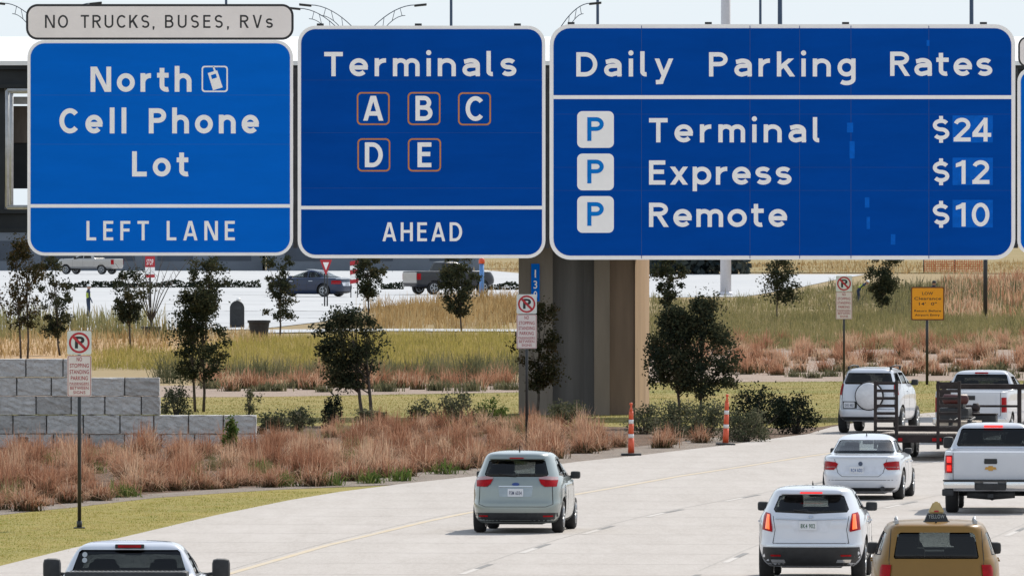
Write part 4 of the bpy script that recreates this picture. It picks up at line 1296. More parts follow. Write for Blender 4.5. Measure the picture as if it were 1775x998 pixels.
# pale green-silver hatchback
hatch = dict(yc=2.1, pr=5.5, pf=3.6, paint=P_silver, track=.78, tw=.225, wheels=[(.86, .325), (3.51, .325)],
    keys=[(.20, .22, 4.2, .80), (.27, .05, 4.36, .87), (.40, .0, 4.41, .90), (.58, .0, 4.41, .914), (.66, .05, 4.38, .914), (.85, .075, 4.30, .914), (.93, .09, 4.15, .908),
          (1.0, .12, 3.85, .895), (1.06, .15, 3.3, .875), (1.10, .18, 3.1, .855), (1.30, .30, 2.65, .765), (1.46, .41, 2.2, .70), (1.53, .44, 1.95, .655), (1.575, .50, 1.75, .60), (1.60, .7, 1.6, .5), (1.615, .9, 1.5, .33), (1.62, 1.1, 1.4, .15)],
    cabin=(.62, 1.53, .2, 3.3), glass=[(-.60, 1.12), (.60, 1.12), (.635, 1.17), (.56, 1.43), (.5, 1.455), (-.5, 1.455), (-.56, 1.43), (-.635, 1.17)],
    wind=[(-.72, 1.12), (.72, 1.12), (.60, 1.46), (-.60, 1.46)],
    sides=[[(.72, 1.14), (1.55, 1.09), (1.55, 1.45), (.98, 1.44)], [(1.63, 1.09), (2.75, 1.08), (2.25, 1.42), (1.63, 1.45)]],
    seats=[((-.44, .44), 1.25, .55, 1.08), ((-.37, .37), 2.05, .55, 1.14)], dash=1.02,
    mirror=(2.72, 1.10, .19, .15, .04), plate=(0, .81, 'FSM 6034', M_ink),
    skin=[('tail_light', 'r', [(.45, 1.11), (.60, 1.135), (.80, 1.115), (.815, 1.06), (.70, 1.06), (.46, 1.08)], M_lensc, .018, True),
          ('tail_light', 'r', [(.46, 1.075), (.70, 1.055), (.815, 1.055), (.80, .93), (.58, .93), (.50, .99)], M_lens, .022, True),
          ('plate_recess', 'r', [(-.32, .73), (.32, .73), (.345, .92), (-.345, .92)], mat('silver_recess_panel', (0.32, 0.37, 0.40), .35, metal=.4), .004),  # plate recess panel in its own paler silver
          ('oval_emblem', 'r', [(.075 * math.cos(a), .975 + .032 * math.sin(a)) for a in np.linspace(0, 6.283, 20)[:-1]], mat('oval_emblem_blue', (0.02, 0.05, 0.2), .3), .012),
          ('chrome_strip', 'r', [(-.33, .925), (.33, .925), (.34, .945), (-.34, .945)], M_chrome, .02),
          ('bumper_lower', 'r', [(-.84, .23), (.84, .23), (.885, .41), (-.885, .41)], M_plastic, .012),
          ('reflector', 'r', [(.55, .33), (.74, .33), (.74, .36), (.55, .36)], M_lens, .02, True),
          ('roof_spoiler', 'r', [(-.56, 1.472), (.56, 1.472), (.53, 1.52), (-.53, 1.52)], P_silver, .10),
          ('brake_light', 'r', [(-.14, 1.478), (.14, 1.478), (.14, 1.50), (-.14, 1.50)], M_lens, .112),
          ('headlight', 'f', [(.42, .72), (.80, .78), (.78, .92), (.45, .82)], M_lensc, .01, True),
          ('door_handle', 's', [(1.35, .98), (1.58, .98), (1.58, 1.01), (1.35, 1.01)], P_silver, .03, True),
          ('door_handle', 's', [(2.45, .98), (2.68, .98), (2.68, 1.01), (2.45, 1.01)], P_silver, .03, True)],
    seams=[('r', [(-.72, 1.0), (-.74, .58), (-.60, .53), (.60, .53), (.74, .58), (.72, 1.0)]), ('s', [(1.59, 1.05), (1.59, .34)]), ('s', [(2.82, 1.04), (2.85, .36)]), ('s', [(.95, 1.08), (1.12, .72), (1.22, .4)])])
t, sh = vehicle('hatchback_car', 'pale silver green hatchback alone in the left lane of the road', 'car', hatch, place(893, 926), 5.5)
antenna(t, (0, .95, 1.61))
bm = bmesh.new(); tube(bm, [(.0, sh.rear(0, 1.14) - .03, 1.14), (-.34, sh.rear(.34, 1.18) - .03, 1.18)], .012, 6); obj('wiper', bm, M_plastic, t)

# white sedan
sedan = dict(yc=2.2, pr=4.6, pf=3.6, paint=P_white, track=.77, tw=.24, wheels=[(.98, .325), (3.74, .325)],
    keys=[(.16, .30, 4.3, .80), (.22, .10, 4.45, .86), (.34, .02, 4.52, .895), (.55, .0, 4.53, .908), (.62, .05, 4.52, .908), (.66, .06, 4.5, .908), (.82, .09, 4.40, .905), (.90, .10, 4.1, .895),
          (.945, .10, 3.8, .87), (.965, .12, 3.55, .84), (.985, .30, 3.35, .80), (1.0, .72, 3.2, .78), (1.10, .95, 2.95, .73), (1.25, 1.28, 2.45, .665), (1.33, 1.5, 2.15, .60), (1.385, 1.75, 1.95, .5), (1.41, 2.0, 2.4, .36), (1.42, 2.1, 2.3, .15)],
    cabin=(.55, 1.33, .8, 3.3), glass=[(-.65, 1.015), (.65, 1.015), (.675, 1.05), (.575, 1.275), (.53, 1.295), (-.53, 1.295), (-.575, 1.275), (-.675, 1.05)], gcut=-.2, gdepth=1.3, glass_mat=Gl_mid,
    wind=[(-.66, 1.03), (.66, 1.03), (.56, 1.30), (-.56, 1.30)],
    sides=[[(1.15, 1.03), (1.9, 1.0), (1.9, 1.29), (1.52, 1.28)], [(1.98, 1.0), (3.0, 1.0), (2.5, 1.26), (1.98, 1.29)]],
    seats=[((-.42, .42), 1.45, .5, .90), ((-.37, .37), 2.3, .5, .98)], dash=.93,
    mirror=(2.9, 1.02, .17, .13, .05), plate=(-.08, .665, 'RC4 AD3', mat('plate_blue_ink', (0.03, 0.10, 0.30), .6)),
    skin=[('tail_light', 'r', [(.50, .80), (.56, .835), (.74, .85), (.82, .845), (.835, .66), (.60, .665), (.53, .72)], M_lens, .015, True),
          ('tail_light_bar', 'r', [(.54, .715), (.82, .705), (.82, .73), (.55, .74)], mat('dark_red_lens', (0.2, 0.01, 0.012), .2, coat=1.0), .02, True),
          ('plate_recess', 'r', [(-.42, .57), (.42, .57), (.46, .75), (-.46, .75)], mat('white_recess_panel', (0.62, 0.64, 0.70), .35, coat=1), .003),  # plate recess panel, nearly the body white
          ('roundel', 'r', [(.048 * math.cos(a), .80 + .048 * math.sin(a)) for a in np.linspace(0, 6.283, 20)[:-1]], mat('roundel_blue', (0.05, 0.07, 0.12), .3), .012),
          ('trunk_lip', 'r', [(-.72, .925), (.72, .925), (.70, .955), (-.70, .955)], P_white, .02),
          ('bumper_lower', 'r', [(-.66, .19), (.66, .19), (.76, .27), (-.76, .27)], M_plastic, .012),
          ('headlight', 'f', [(.42, .62), (.80, .66), (.78, .78), (.45, .72)], M_lensc, .01, True),
          ('door_handle', 's', [(1.6, .80), (1.82, .80), (1.82, .83), (1.6, .83)], P_white, .03, True),
          ('door_handle', 's', [(2.75, .79), (2.97, .79), (2.97, .82), (2.75, .82)], P_white, .03, True)],
    seams=[('r', [(-.58, .90), (-.50, .60), (-.40, .52), (.40, .52), (.50, .60), (.58, .90)]), ('r', [(-.86, .44), (.86, .44)]), ('s', [(1.94, .97), (1.94, .30)]), ('s', [(3.05, .97), (3.1, .32)]), ('s', [(1.1, .97), (1.4, .62), (1.48, .35)])])
t, sh = vehicle('sedan_car', 'white sedan with dark red tail lights between the white pickup and the hatchback', 'car', sedan, place(1491, 868), 6.5)
antenna(t, (0, 1.75, 1.38), .07)
for x in (-.49, .49):
    bm = bmesh.new(); tube(bm, [(x, .0, .255), (x, .3, .255)], .05, 14); obj('exhaust_tip', bm, M_dkmetal, t)

# white luxury suv
suv = dict(yc=2.3, pr=5.2, pf=3.6, paint=P_white, track=.80, tw=.25, wheels=[(.98, .37), (3.84, .37)],
    keys=[(.26, .28, 4.5, .82), (.34, .10, 4.72, .90), (.50, .02, 4.79, .94), (.62, .0, 4.81, .95), (.68, .045, 4.80, .952), (.90, .09, 4.70, .952), (1.02, .08, 4.5, .945), (1.10, .12, 4.1, .925),
          (1.15, .16, 3.6, .90), (1.19, .19, 3.4, .875), (1.35, .34, 2.95, .795), (1.5, .46, 2.5, .715), (1.55, .48, 2.25, .68), (1.59, .52, 2.05, .63), (1.622, .70, 1.95, .53), (1.635, 1.0, 1.9, .35), (1.64, 1.3, 1.8, .15)],
    cabin=(.75, 1.56, .25, 3.5), glass=[(-.62, 1.20), (0, 1.175), (.62, 1.20), (.655, 1.25), (.565, 1.475), (.5, 1.5), (-.5, 1.5), (-.565, 1.475), (-.655, 1.25)],
    wind=[(-.72, 1.22), (.72, 1.22), (.60, 1.5), (-.60, 1.5)],
    sides=[[(.85, 1.25), (1.75, 1.20), (1.75, 1.5), (1.15, 1.48)], [(1.83, 1.20), (3.05, 1.19), (2.5, 1.48), (1.83, 1.5)]],
    seats=[((-.44, .44), 1.35, .65, 1.14), ((-.38, .38), 2.25, .65, 1.2)], dash=1.08,
    mirror=(2.95, 1.235, .20, .16, .07), plate=(-.05, .975, '8K4 902', mat('plate_green_ink', (0.03, 0.10, 0.06), .6)),
    skin=[('tail_light', 'r', [(.71, 1.18), (.80, 1.20), (.83, 1.14), (.855, .90), (.68, .865), (.67, .90)], M_lens, .02, True),
          ('tail_light_strip', 'r', [(.725, 1.165), (.77, 1.17), (.80, .92), (.72, .905)], M_lit2, .028, True),
          ('chrome_strip', 'r', [(-.62, 1.085), (0, 1.07), (.62, 1.085), (.62, 1.105), (0, 1.09), (-.62, 1.105)], M_chrome, .02),
          ('emblem', 'r', [(-.04, 1.125), (0, 1.085), (.04, 1.125), (.03, 1.15), (-.03, 1.15)], M_chrome, .03),
          ('plate_recess', 'r', [(-.28, .86), (.28, .86), (.36, 1.05), (-.36, 1.05)], mat('white_recess_panel', (0.62, 0.64, 0.70), .35, coat=1), .003),  # same near-body white for the plate recess
          ('chrome_bumper_strip', 'r', [(-.76, .615), (.76, .615), (.78, .645), (-.78, .645)], M_chrome, .016),
          ('bumper_lower', 'r', [(-.72, .27), (.72, .27), (.86, .42), (.84, .60), (-.84, .60), (-.86, .42)], M_plastic, .012),
          ('reflector', 'r', [(.52, .44), (.70, .44), (.70, .47), (.52, .47)], M_lens, .02, True),
          ('exhaust_tip', 'r', [(.44, .33), (.68, .33), (.70, .385), (.46, .385)], M_chrome, .03, True),
          ('roof_spoiler', 'r', [(-.54, 1.52), (.54, 1.52), (.52, 1.56), (-.52, 1.56)], P_white, .14),
          ('brake_light', 'r', [(-.19, 1.522), (.19, 1.522), (.19, 1.552), (-.19, 1.552)], M_lit, .152),
          ('headlight', 'f', [(.55, .8), (.85, .82), (.86, 1.0), (.70, .98)], M_lensc, .01, True),
          ('door_handle', 's', [(1.45, 1.0), (1.70, 1.0), (1.70, 1.03), (1.45, 1.03)], P_white, .03, True),
          ('door_handle', 's', [(2.6, .99), (2.85, .99), (2.85, 1.02), (2.6, 1.02)], P_white, .03, True),
          ('sill', 's', [(1.45, .30), (3.3, .30), (3.3, .42), (1.45, .42)], M_plastic, .012, True)],
    seams=[('r', [(-.66, 1.14), (-.62, .90), (-.66, .67), (.66, .67), (.62, .90), (.66, 1.14)]), ('s', [(1.79, 1.16), (1.79, .44)]), ('s', [(3.1, 1.15), (3.15, .44)]), ('s', [(.98, 1.16), (1.25, .8), (1.38, .44)])])
t, sh = vehicle('suv', 'white suv with lit slanted tail lights, nearest in the centre lane', 'suv', suv, place(1405, 1010), 3.8)
antenna(t, (0, 1.0, 1.66), .07)
bm = bmesh.new(); tube(bm, [(.1, sh.rear(0, 1.2) - .03, 1.2), (-.3, sh.rear(.3, 1.24) - .03, 1.24)], .012, 6); obj('wiper', bm, M_plastic, t)

# gold minivan taxi
van = dict(yc=2.4, pr=6.5, pf=3.4, paint=P_gold, track=.82, tw=.235, wheels=[(1.0, .345), (4.08, .345)],
    keys=[(.22, .25, 4.9, .86), (.32, .05, 5.08, .95), (.52, .0, 5.14, .985), (.66, .03, 5.14, .995), (.85, .05, 5.05, .995), (.98, .07, 4.75, .985), (1.05, .09, 4.4, .965),
          (1.10, .11, 4.15, .935), (1.3, .17, 3.6, .875), (1.48, .23, 3.05, .80), (1.54, .25, 2.8, .765), (1.585, .29, 2.6, .72), (1.615, .45, 2.4, .62), (1.63, .8, 2.2, .42), (1.635, 1.1, 1.9, .2)],
    cabin=(.7, 1.54, .15, 4.2), glass=[(-.64, 1.07), (.64, 1.07), (.66, 1.10), (.60, 1.44), (.55, 1.475), (-.55, 1.475), (-.60, 1.44), (-.66, 1.10)],
    wind=[(-.80, 1.14), (.80, 1.14), (.68, 1.48), (-.68, 1.48)],
    sides=[[(.42, 1.12), (1.5, 1.10), (1.5, 1.47), (.55, 1.46)], [(1.58, 1.10), (2.55, 1.09), (2.55, 1.47), (1.58, 1.47)], [(2.63, 1.09), (3.75, 1.08), (3.1, 1.43), (2.63, 1.47)]],
    seats=[((-.48, .48), 1.1, .6, 1.06), ((-.46, .46), 2.0, .6, 1.1), ((-.4, .4), 2.95, .6, 1.16)], dash=1.1,
    mirror=(3.65, 1.13, .20, .19, .05), plate=(0, .72, 'TX 318', M_ink),
    skin=[('tail_light', 'r', [(.70, .98), (.845, .98), (.875, .92), (.89, .62), (.74, .62)], M_lens, .02, True),
          ('bumper', 'r', [(-.90, .30), (.90, .30), (.93, .55), (-.93, .55)], P_gold, .06),
          ('headlight', 'f', [(.5, .72), (.88, .75), (.86, .92), (.55, .90)], M_lensc, .01, True),
          ('door_handle', 's', [(1.7, .98), (1.92, .98), (1.92, 1.01), (1.7, 1.01)], P_gold, .03, True),
          ('door_handle', 's', [(2.68, .98), (2.9, .98), (2.9, 1.01), (2.68, 1.01)], P_gold, .03, True)],
    seams=[('r', [(-.70, 1.52), (-.735, 1.05), (-.70, .58), (.70, .58), (.735, 1.05), (.70, 1.52)]), ('s', [(1.54, 1.06), (1.54, .35)]), ('s', [(2.59, 1.06), (2.59, .35)]), ('s', [(3.85, 1.05), (3.9, .35)])])
t, sh = vehicle('taxi_van', 'gold taxi minivan with a peaked sign on its roof, at the bottom right corner', 'taxi', van, (6.57, 178.6, .02), 1.5)
for sg in (-1, 1):
    bm = bmesh.new(); tube(bm, [(sg * .60, .55, 1.645), (sg * .61, 1.4, 1.675), (sg * .61, 2.0, 1.66)], .02, 8)
    for y in (.55, 1.95): box(bm, (sg * .61 - .03, y - .04, 1.59), (sg * .61 + .03, y + .04, 1.655), .01)
    obj('roof_rail', bm, M_galv, t)
antenna(t, (.0, .5, 1.61), .05)
tb = thing('taxi_roof_sign', 'peaked cream and black taxi sign sitting on the roof of the gold minivan', 'taxi sign', (6.60, 179.5, .02 + 1.60))
def frustum(bm, x0, x1, z0, z1, y0, y1, ty0, ty1, bev=0):
    v = [bm.verts.new(p) for p in ((-x0, y0, z0), (x0, y0, z0), (x0, y1, z0), (-x0, y1, z0), (-x1, ty0, z1), (x1, ty0, z1), (x1, ty1, z1), (-x1, ty1, z1))]
    fs = [bm.faces.new([v[i] for i in q]) for q in ((0, 3, 2, 1), (4, 5, 6, 7), (0, 1, 5, 4), (1, 2, 6, 5), (2, 3, 7, 6), (3, 0, 4, 7))]
    bmesh.ops.recalc_face_normals(bm, faces=fs)
    if bev: bmesh.ops.bevel(bm, geom=list(set(e for f in fs for e in f.edges)), offset=bev, segments=2, affect='EDGES')
bm = bmesh.new(); frustum(bm, .225, .20, 0, .035, -.20, .20, -.18, .18); obj('base', bm, M_plastic, tb)
bm = bmesh.new(); frustum(bm, .185, .135, .036, .155, -.13, .13, -.10, .10); obj('name_band', bm, M_black, tb)
bm = bmesh.new(); frustum(bm, .134, .045, .156, .335, -.10, .10, -.03, .03, .022); obj('peaked_cap', bm, mat('taxi_sign_cream', (0.50, 0.36, 0.14), .4), tb)
o = text(tb, 'YELLOW', -.125, .125, .065, .06, -.128, mat('taxi_sign_pale_ink', (0.35, 0.37, 0.36), .5), bold=.01); o.rotation_euler = (R(-6), 0, 0); o.location = (0, -.008, 0)
bm = bmesh.new(); box(bm, (-.035, -.102, .175), (.035, -.088, .20), .005); obj('red_mark', bm, M_red, tb)

# pickups
def pickup(L, paint, h=1.87, bed_top=1.32, cab_y=1.95, cab2=5.0, w=1.0):
    k = bed_top
    q = h - 1.87
    return dict(yc=2.6, pr=12, pf=5, paint=paint, track=w - .155, tw=.27, wheels=[(1.22, .40), (L - 1.05, .40)],
        keys=[(.48, .16, L - .35, w - .10), (.60, .10, L - .08, w - .02), (.75, .09, L, w), (1.0, .09, L - .02, w), (1.15, .09, L - .1, w), (k - .04, .09, L - .25, w - .01), (k - .01, .10, L - .4, w - .02), (k + .005, .30, L - 1.0, w - .035), (k + .012, cab_y - .2, L - 1.35, w - .07), (k + .02, cab_y, L - 1.5, w - .09),
              (k + .2, cab_y + .07, L - 1.8, w - .17), (1.72 + q, cab_y + .18, L - 2.4, w - .255), (1.80 + q, cab_y + .22, L - 2.65, w - .32), (1.85 + q, cab_y + .32, L - 2.75, w - .42), (1.865 + q, cab_y + .45, L - 2.82, w - .60), (1.87 + q, cab_y + .6, L - 2.9, w - .8)],
        cabin=(.85, 1.80 + q, cab_y, L - 1.6), glass=[(-(w - .25), k + .06), (w - .25, k + .06), (w - .225, k + .10), (w - .315, 1.73 + q), (w - .35, 1.76 + q), (-(w - .35), 1.76 + q), (-(w - .315), 1.73 + q), (-(w - .225), k + .10)],
        gcut=cab_y - .4, gdepth=.6,
        wind=[(-(w - .24), k + .08), (w - .24, k + .08), (w - .36, 1.70 + q), (-(w - .36), 1.70 + q)],
        sides=[[(cab_y + .3, k + .05), (cab_y + 1.05, k + .04), (cab_y + 1.05, 1.70 + q), (cab_y + .45, 1.69 + q)], [(cab_y + 1.13, k + .04), (L - 1.95, k + .04), (L - 2.45, 1.64 + q), (cab_y + 1.13, 1.70 + q)]],
        glass_mat=Gl_truck, bed=(w - .16, .17, cab_y - .07, .74), seats=[((-.42, .42), cab_y + .55, .85, 1.38), ((-.42, .42), cab_y + 1.45, .85, 1.40)], dash=k + .0,
        mirror=(L - 2.05, k + .10, .22, .25, .06),
        seams=[('s', [(cab_y - .02, k - .02), (cab_y - .02, .5)]), ('s', [(cab_y + 1.09, k), (cab_y + 1.09, .5)]), ('s', [(L - 1.75, k - .05), (L - 1.7, .5)])])

S = pickup(5.85, P_white2)
S['plate'] = (0.0, .60, 'TX 4R 29', M_ink); S['plate_out'] = .10
S['skin'] = [('tail_light', 'r', [(.81, 1.23), (.955, 1.23), (.97, .86), (.81, .86)], M_lens, .02, True),
    ('brake_lamp', 'r', [(.83, 1.20), (.925, 1.20), (.925, 1.08), (.83, 1.08)], M_lit, .03, True),
    ('brake_lamp', 'r', [(.83, 1.02), (.925, 1.02), (.925, .90), (.83, .90)], M_lit, .03, True),
    ('handle_bezel', 'r', [(-.13, 1.05), (.13, 1.05), (.14, 1.09), (.13, 1.16), (-.13, 1.16), (-.14, 1.09)], M_black, .008),
    ('bowtie_emblem', 'r', [(-.125, .935), (-.05, .935), (-.045, .91), (.045, .91), (.05, .935), (.125, .935), (.105, .985), (.05, .985), (.045, 1.01), (-.045, 1.01), (-.05, .985), (-.105, .985)], M_emblem, .014),
    ('headlight', 'f', [(.6, .95), (.93, .95), (.93, 1.15), (.6, 1.1)], M_lensc, .01, True)]
S['seams'] += [('r', [(-.79, 1.29), (-.79, .72), (.79, .72), (.79, 1.29)])]
t, sh = vehicle('pickup_truck', 'white pickup with lit square brake lights and gold bowtie, cut by the right edge', 'pickup truck', S, place(1717, 892), 4)
bm = bmesh.new()
for a, b_ in ((-.99, -.33), (.33, .99)): box(bm, (a, -.06, .53), (b_, .12, .685), .03)
obj('chrome_bumper', bm, M_chrome, t, angle=40)
bm = bmesh.new(); box(bm, (-.325, -.05, .50), (.325, .1, .64), .02); box(bm, (-1.0, -.08, .688), (1.0, .11, .72), .01); box(bm, (-1.02, -.05, .38), (-.78, .15, .525), .03); box(bm, (.78, -.05, .38), (1.02, .15, .525), .03)
tube(bm, [(-.5, .3, .42), (0, .3, .38), (.5, .3, .42)], .09, 10); box(bm, (-.06, -.1, .34), (.06, .4, .42), .01)
lathe(bm, [(.12, -.14), (.17, 0), (.12, .14)], 14, 'X', (0, 1.22, .42))
obj('bumper_step', bm, M_plastic, t)
bm = bmesh.new(); box(bm, (-.20, 2.13, 1.782), (.20, 2.22, 1.825), .012); obj('brake_light', bm, M_lit, t)

# foreground pickup at the lower left
S = pickup(5.9, P_white, h=1.93, bed_top=1.43, cab_y=2.0, w=1.01)
S['mirror'] = (3.75, 1.50, .25, .30, .17)
S['seams'] = S['seams']
t, sh = vehicle('pickup_truck', 'white pickup with black tow mirrors at the bottom left, only its cab in view', 'pickup truck', S, (-5.32, 156.6, .02), 1.5)
bm = bmesh.new(); box(bm, (-.20, 2.185, 1.838), (.20, 2.26, 1.895), .012); obj('brake_light_housing', bm, M_plastic, t)
bm = bmesh.new(); box(bm, (-.16, 2.172, 1.85), (.16, 2.184, 1.884), .003); obj('brake_light', bm, M_lens, t)
bm = bmesh.new(); box(bm, (-.84, 1.25, 1.38), (.84, 1.85, 1.545), .03); obj('tool_box', bm, M_plastic, t)
bm = bmesh.new()
for i in range(26): box(bm, (-.80 + i * .062, 1.27, 1.5455), (-.765 + i * .062, 1.83, 1.553), .002)
obj('tread_rib', bm, M_chrome, t)
bm = bmesh.new()
for z_ in (1.755, 1.68):
    pts = [(-.615 + .035 * math.cos(a), z_ + .035 * math.sin(a)) for a in np.linspace(0, 6.283, 17)[:-1]]
    panel_bm(pts, lambda x, z, o: (x, sh.rear(x, z) - o, z), .002, .006, .05, bm)
obj('window_sticker', bm, mat('pale_sticker', (0.45, 0.47, 0.48), .6), t)

# white suv with a covered spare wheel
r4 = dict(yc=2.0, pr=6, pf=3.6, paint=P_white, track=.79, tw=.24, wheels=[(.80, .37), (3.46, .37)],
    keys=[(.34, .22, 4.1, .80), (.42, .06, 4.28, .88), (.58, .0, 4.33, .90), (.70, .03, 4.35, .907), (.78, .07, 4.35, .907), (1.0, .09, 4.28, .907), (1.2, .12, 3.95, .895), (1.30, .16, 3.4, .87), (1.36, .18, 3.2, .85),
          (1.55, .26, 2.75, .775), (1.70, .33, 2.35, .70), (1.765, .36, 2.1, .65), (1.81, .45, 1.9, .57), (1.84, .8, 1.75, .4), (1.845, 1.1, 1.6, .2)],
    cabin=(.8, 1.74, .22, 3.3), glass=[(-.66, 1.38), (.66, 1.38), (.69, 1.42), (.61, 1.68), (.57, 1.70), (-.57, 1.70), (-.61, 1.68), (-.69, 1.42)],
    wind=[(-.74, 1.38), (.74, 1.38), (.62, 1.7), (-.62, 1.7)],
    sides=[[(.42, 1.40), (.95, 1.38), (.95, 1.70), (.55, 1.69)], [(1.05, 1.38), (1.85, 1.37), (1.85, 1.7), (1.05, 1.7)], [(1.93, 1.37), (2.9, 1.36), (2.4, 1.66), (1.93, 1.7)]],
    seats=[((-.42, .42), 1.1, .8, 1.32), ((-.38, .38), 1.95, .8, 1.36)], dash=1.28, glass_mat=Gl_truck,
    mirror=(2.75, 1.40, .19, .17, .05), plate=(-.52, .80, 'DXK 4821', M_ink),
    skin=[('tail_light', 'r', [(.72, 1.40), (.80, 1.40), (.845, 1.08), (.76, 1.08)], M_lens, .025, True),
          ('bumper', 'r', [(-.85, .47), (.85, .47), (.87, .66), (-.87, .66)], P_white, .05),
          ('bumper_lower', 'r', [(-.80, .36), (.80, .36), (.85, .46), (-.85, .46)], M_plastic, .03),
          ('plate_recess', 'r', [(-.72, .70), (-.30, .70), (-.30, .90), (-.72, .90)], M_cab, .004),
          ('headlight', 'f', [(.5, .95), (.85, .98), (.84, 1.12), (.55, 1.1)], M_lensc, .01, True),
          ('door_handle', 's', [(1.55, 1.15), (1.8, 1.15), (1.8, 1.18), (1.55, 1.18)], P_white, .03, True)],
    seams=[('r', [(-.72, 1.36), (-.76, .68), (.76, .68), (.72, 1.36)]), ('s', [(1.0, 1.34), (1.0, .45)]), ('s', [(1.89, 1.33), (1.89, .45)]), ('s', [(2.95, 1.32), (2.98, .45)])])
t, sh = vehicle('suv', 'white suv with a covered spare wheel on its tail, farthest up the road', 'suv', r4, place(1503, 752), 11)
bm = bmesh.new(); lathe(bm, [(.30, .08), (.375, .04), (.39, -.05), (.375, -.17), (.345, -.21), (.05, -.225)], 32, 'Y', (.06, .08, 1.05)); o = obj('spare_wheel_cover', bm, mat('spare_cover_paint', (0.66, 0.66, 0.68), .4, coat=.6), t)
bm = bmesh.new(); lathe(bm, [(.30, .05), (.405, .03), (.415, -.05), (.405, -.13), (.30, -.15)], 32, 'Y', (.06, .08, 1.05)); obj('spare_tyre', bm, M_tyre, t)
for sg in (-1, 1):
    bm = bmesh.new(); tube(bm, [(sg * .60, .5, 1.86), (sg * .61, 1.3, 1.90), (sg * .60, 2.1, 1.87)], .022, 8)
    for y in (.5, 2.1): box(bm, (sg * .6 - .03, y - .05, 1.78), (sg * .6 + .03, y + .05, 1.88), .01)
    obj('roof_rail', bm, M_plastic, t)

# white work pickup and its flat trailer
S = pickup(6.0, P_white2, h=1.95, bed_top=1.42, cab_y=2.1, w=1.01)
S['skin'] = [('tail_light', 'r', [(.86, 1.25), (.97, 1.25), (.975, .85), (.86, .85)], M_lens, .02, True),
             ('handle_bezel', 'r', [(-.14, 1.18), (.14, 1.18), (.14, 1.30), (-.14, 1.30)], M_black, .012)]
S['seams'] += [('r', [(-.83, 1.38), (-.83, .76), (.83, .76), (.83, 1.38)])]
TX, TY, TYAW = 10.25, 291.5, 10.5
t, sh = vehicle('pickup_truck', 'white work pickup towing a flat trailer beside the white suv with spare wheel', 'pickup truck', S, (12.35, 311.5, .02), TYAW)
bm = bmesh.new(); box(bm, (-1.0, -.08, .52), (1.0, .10, .70), .03); obj('rear_bumper', bm, M_chrome, t)
bm = bmesh.new(); box(bm, (-.18, 2.28, 1.862), (.18, 2.36, 1.90), .01); obj('brake_light', bm, M_lens, t)
M_rust = mat('rusty_dark_steel', (0.028, 0.02, 0.019), .75, metal=.2, var=.3, scale=4)
M_deckw = mat('weathered_deck_board', (0.34, 0.29, 0.25), .85, var=.12, scale=3, stretch=(6, .5, 1))
tr = thing('flat_trailer', 'dark rusty equipment trailer with two upright ladder ramps behind the white pickup', 'trailer', (TX, TY, .02), -R(TYAW))
bm = bmesh.new()
for sg in (-1, 1): box(bm, (sg * 1.02 - .05, 0.05, .50), (sg * 1.02 + .05, 11.5, .66), .01)
for y in np.arange(.3, 11.6, .9): box(bm, (-.965, y, .52), (.965, y + .08, .62))
box(bm, (-1.08, -.06, .46), (1.08, .045, .66), .01)
tube(bm, [(-.9, 11.5, .58), (0, 14.2, .55), (0, 18.2, .55)], .07, 8); tube(bm, [(.9, 11.5, .58), (0, 14.2, .55)], .07, 8)
obj('frame', bm, M_rust, tr)
bm = bmesh.new()
for i in range(8): box(bm, (-.96 + i * .241, .06, .665), (-.96 + i * .241 + .228, 11.4, .70), .004)
obj('deck', bm, M_deckw, tr)
for sg in (-1, 1):
    bm = bmesh.new(); x = sg * .80
    for dx in (-.27, .27): box(bm, (x + dx - .04, -.02, .30), (x + dx + .04, .04, 2.02), .008)
    for k in range(9): box(bm, (x - .24, -.025, .40 + k * .19), (x + .24, .03, .475 + k * .19), .006)
    o = obj('ramp', bm, M_rust, tr); o.location = (0, -.08, 0)
wm1, wm2 = wheel_mesh(.36, .22)
for sg in (-1, 1):
    for y in (3.6, 4.45):
        w_ = link('wheel', wm1, M_tyre, tr); w_.location = (sg * .78 * (1 if sg < 0 else 1), y, .36); link('rim', wm2, M_rim, w_)
    bm = bmesh.new(); box(bm, (sg * 1.0 - .13, 3.1, .76), (sg * 1.0 + .13, 4.95, .79), .01); obj('mudguard', bm, M_rust, tr)
bm = bmesh.new()
for x in (-1.0, 1.0): box(bm, (x - .05, 11.3, .6), (x + .05, 11.42, 1.74), .01)
box(bm, (-1.2, 11.28, 1.62), (1.2, 11.44, 1.76), .01); box(bm, (-1.0, 11.32, 1.15), (1.0, 11.40, 1.21), .01)
box(bm, (-1.18, 11.28, .66), (-.82, 11.42, 1.6), .01)
obj('headboard_rack', bm, M_rust, tr)
for sg in (-1, 1):
    bm = bmesh.new(); box(bm, (sg * .5 - .12, -.085, .5), (sg * .5 + .12, -.06, .58), .005); obj('tail_light', bm, M_lens, tr)
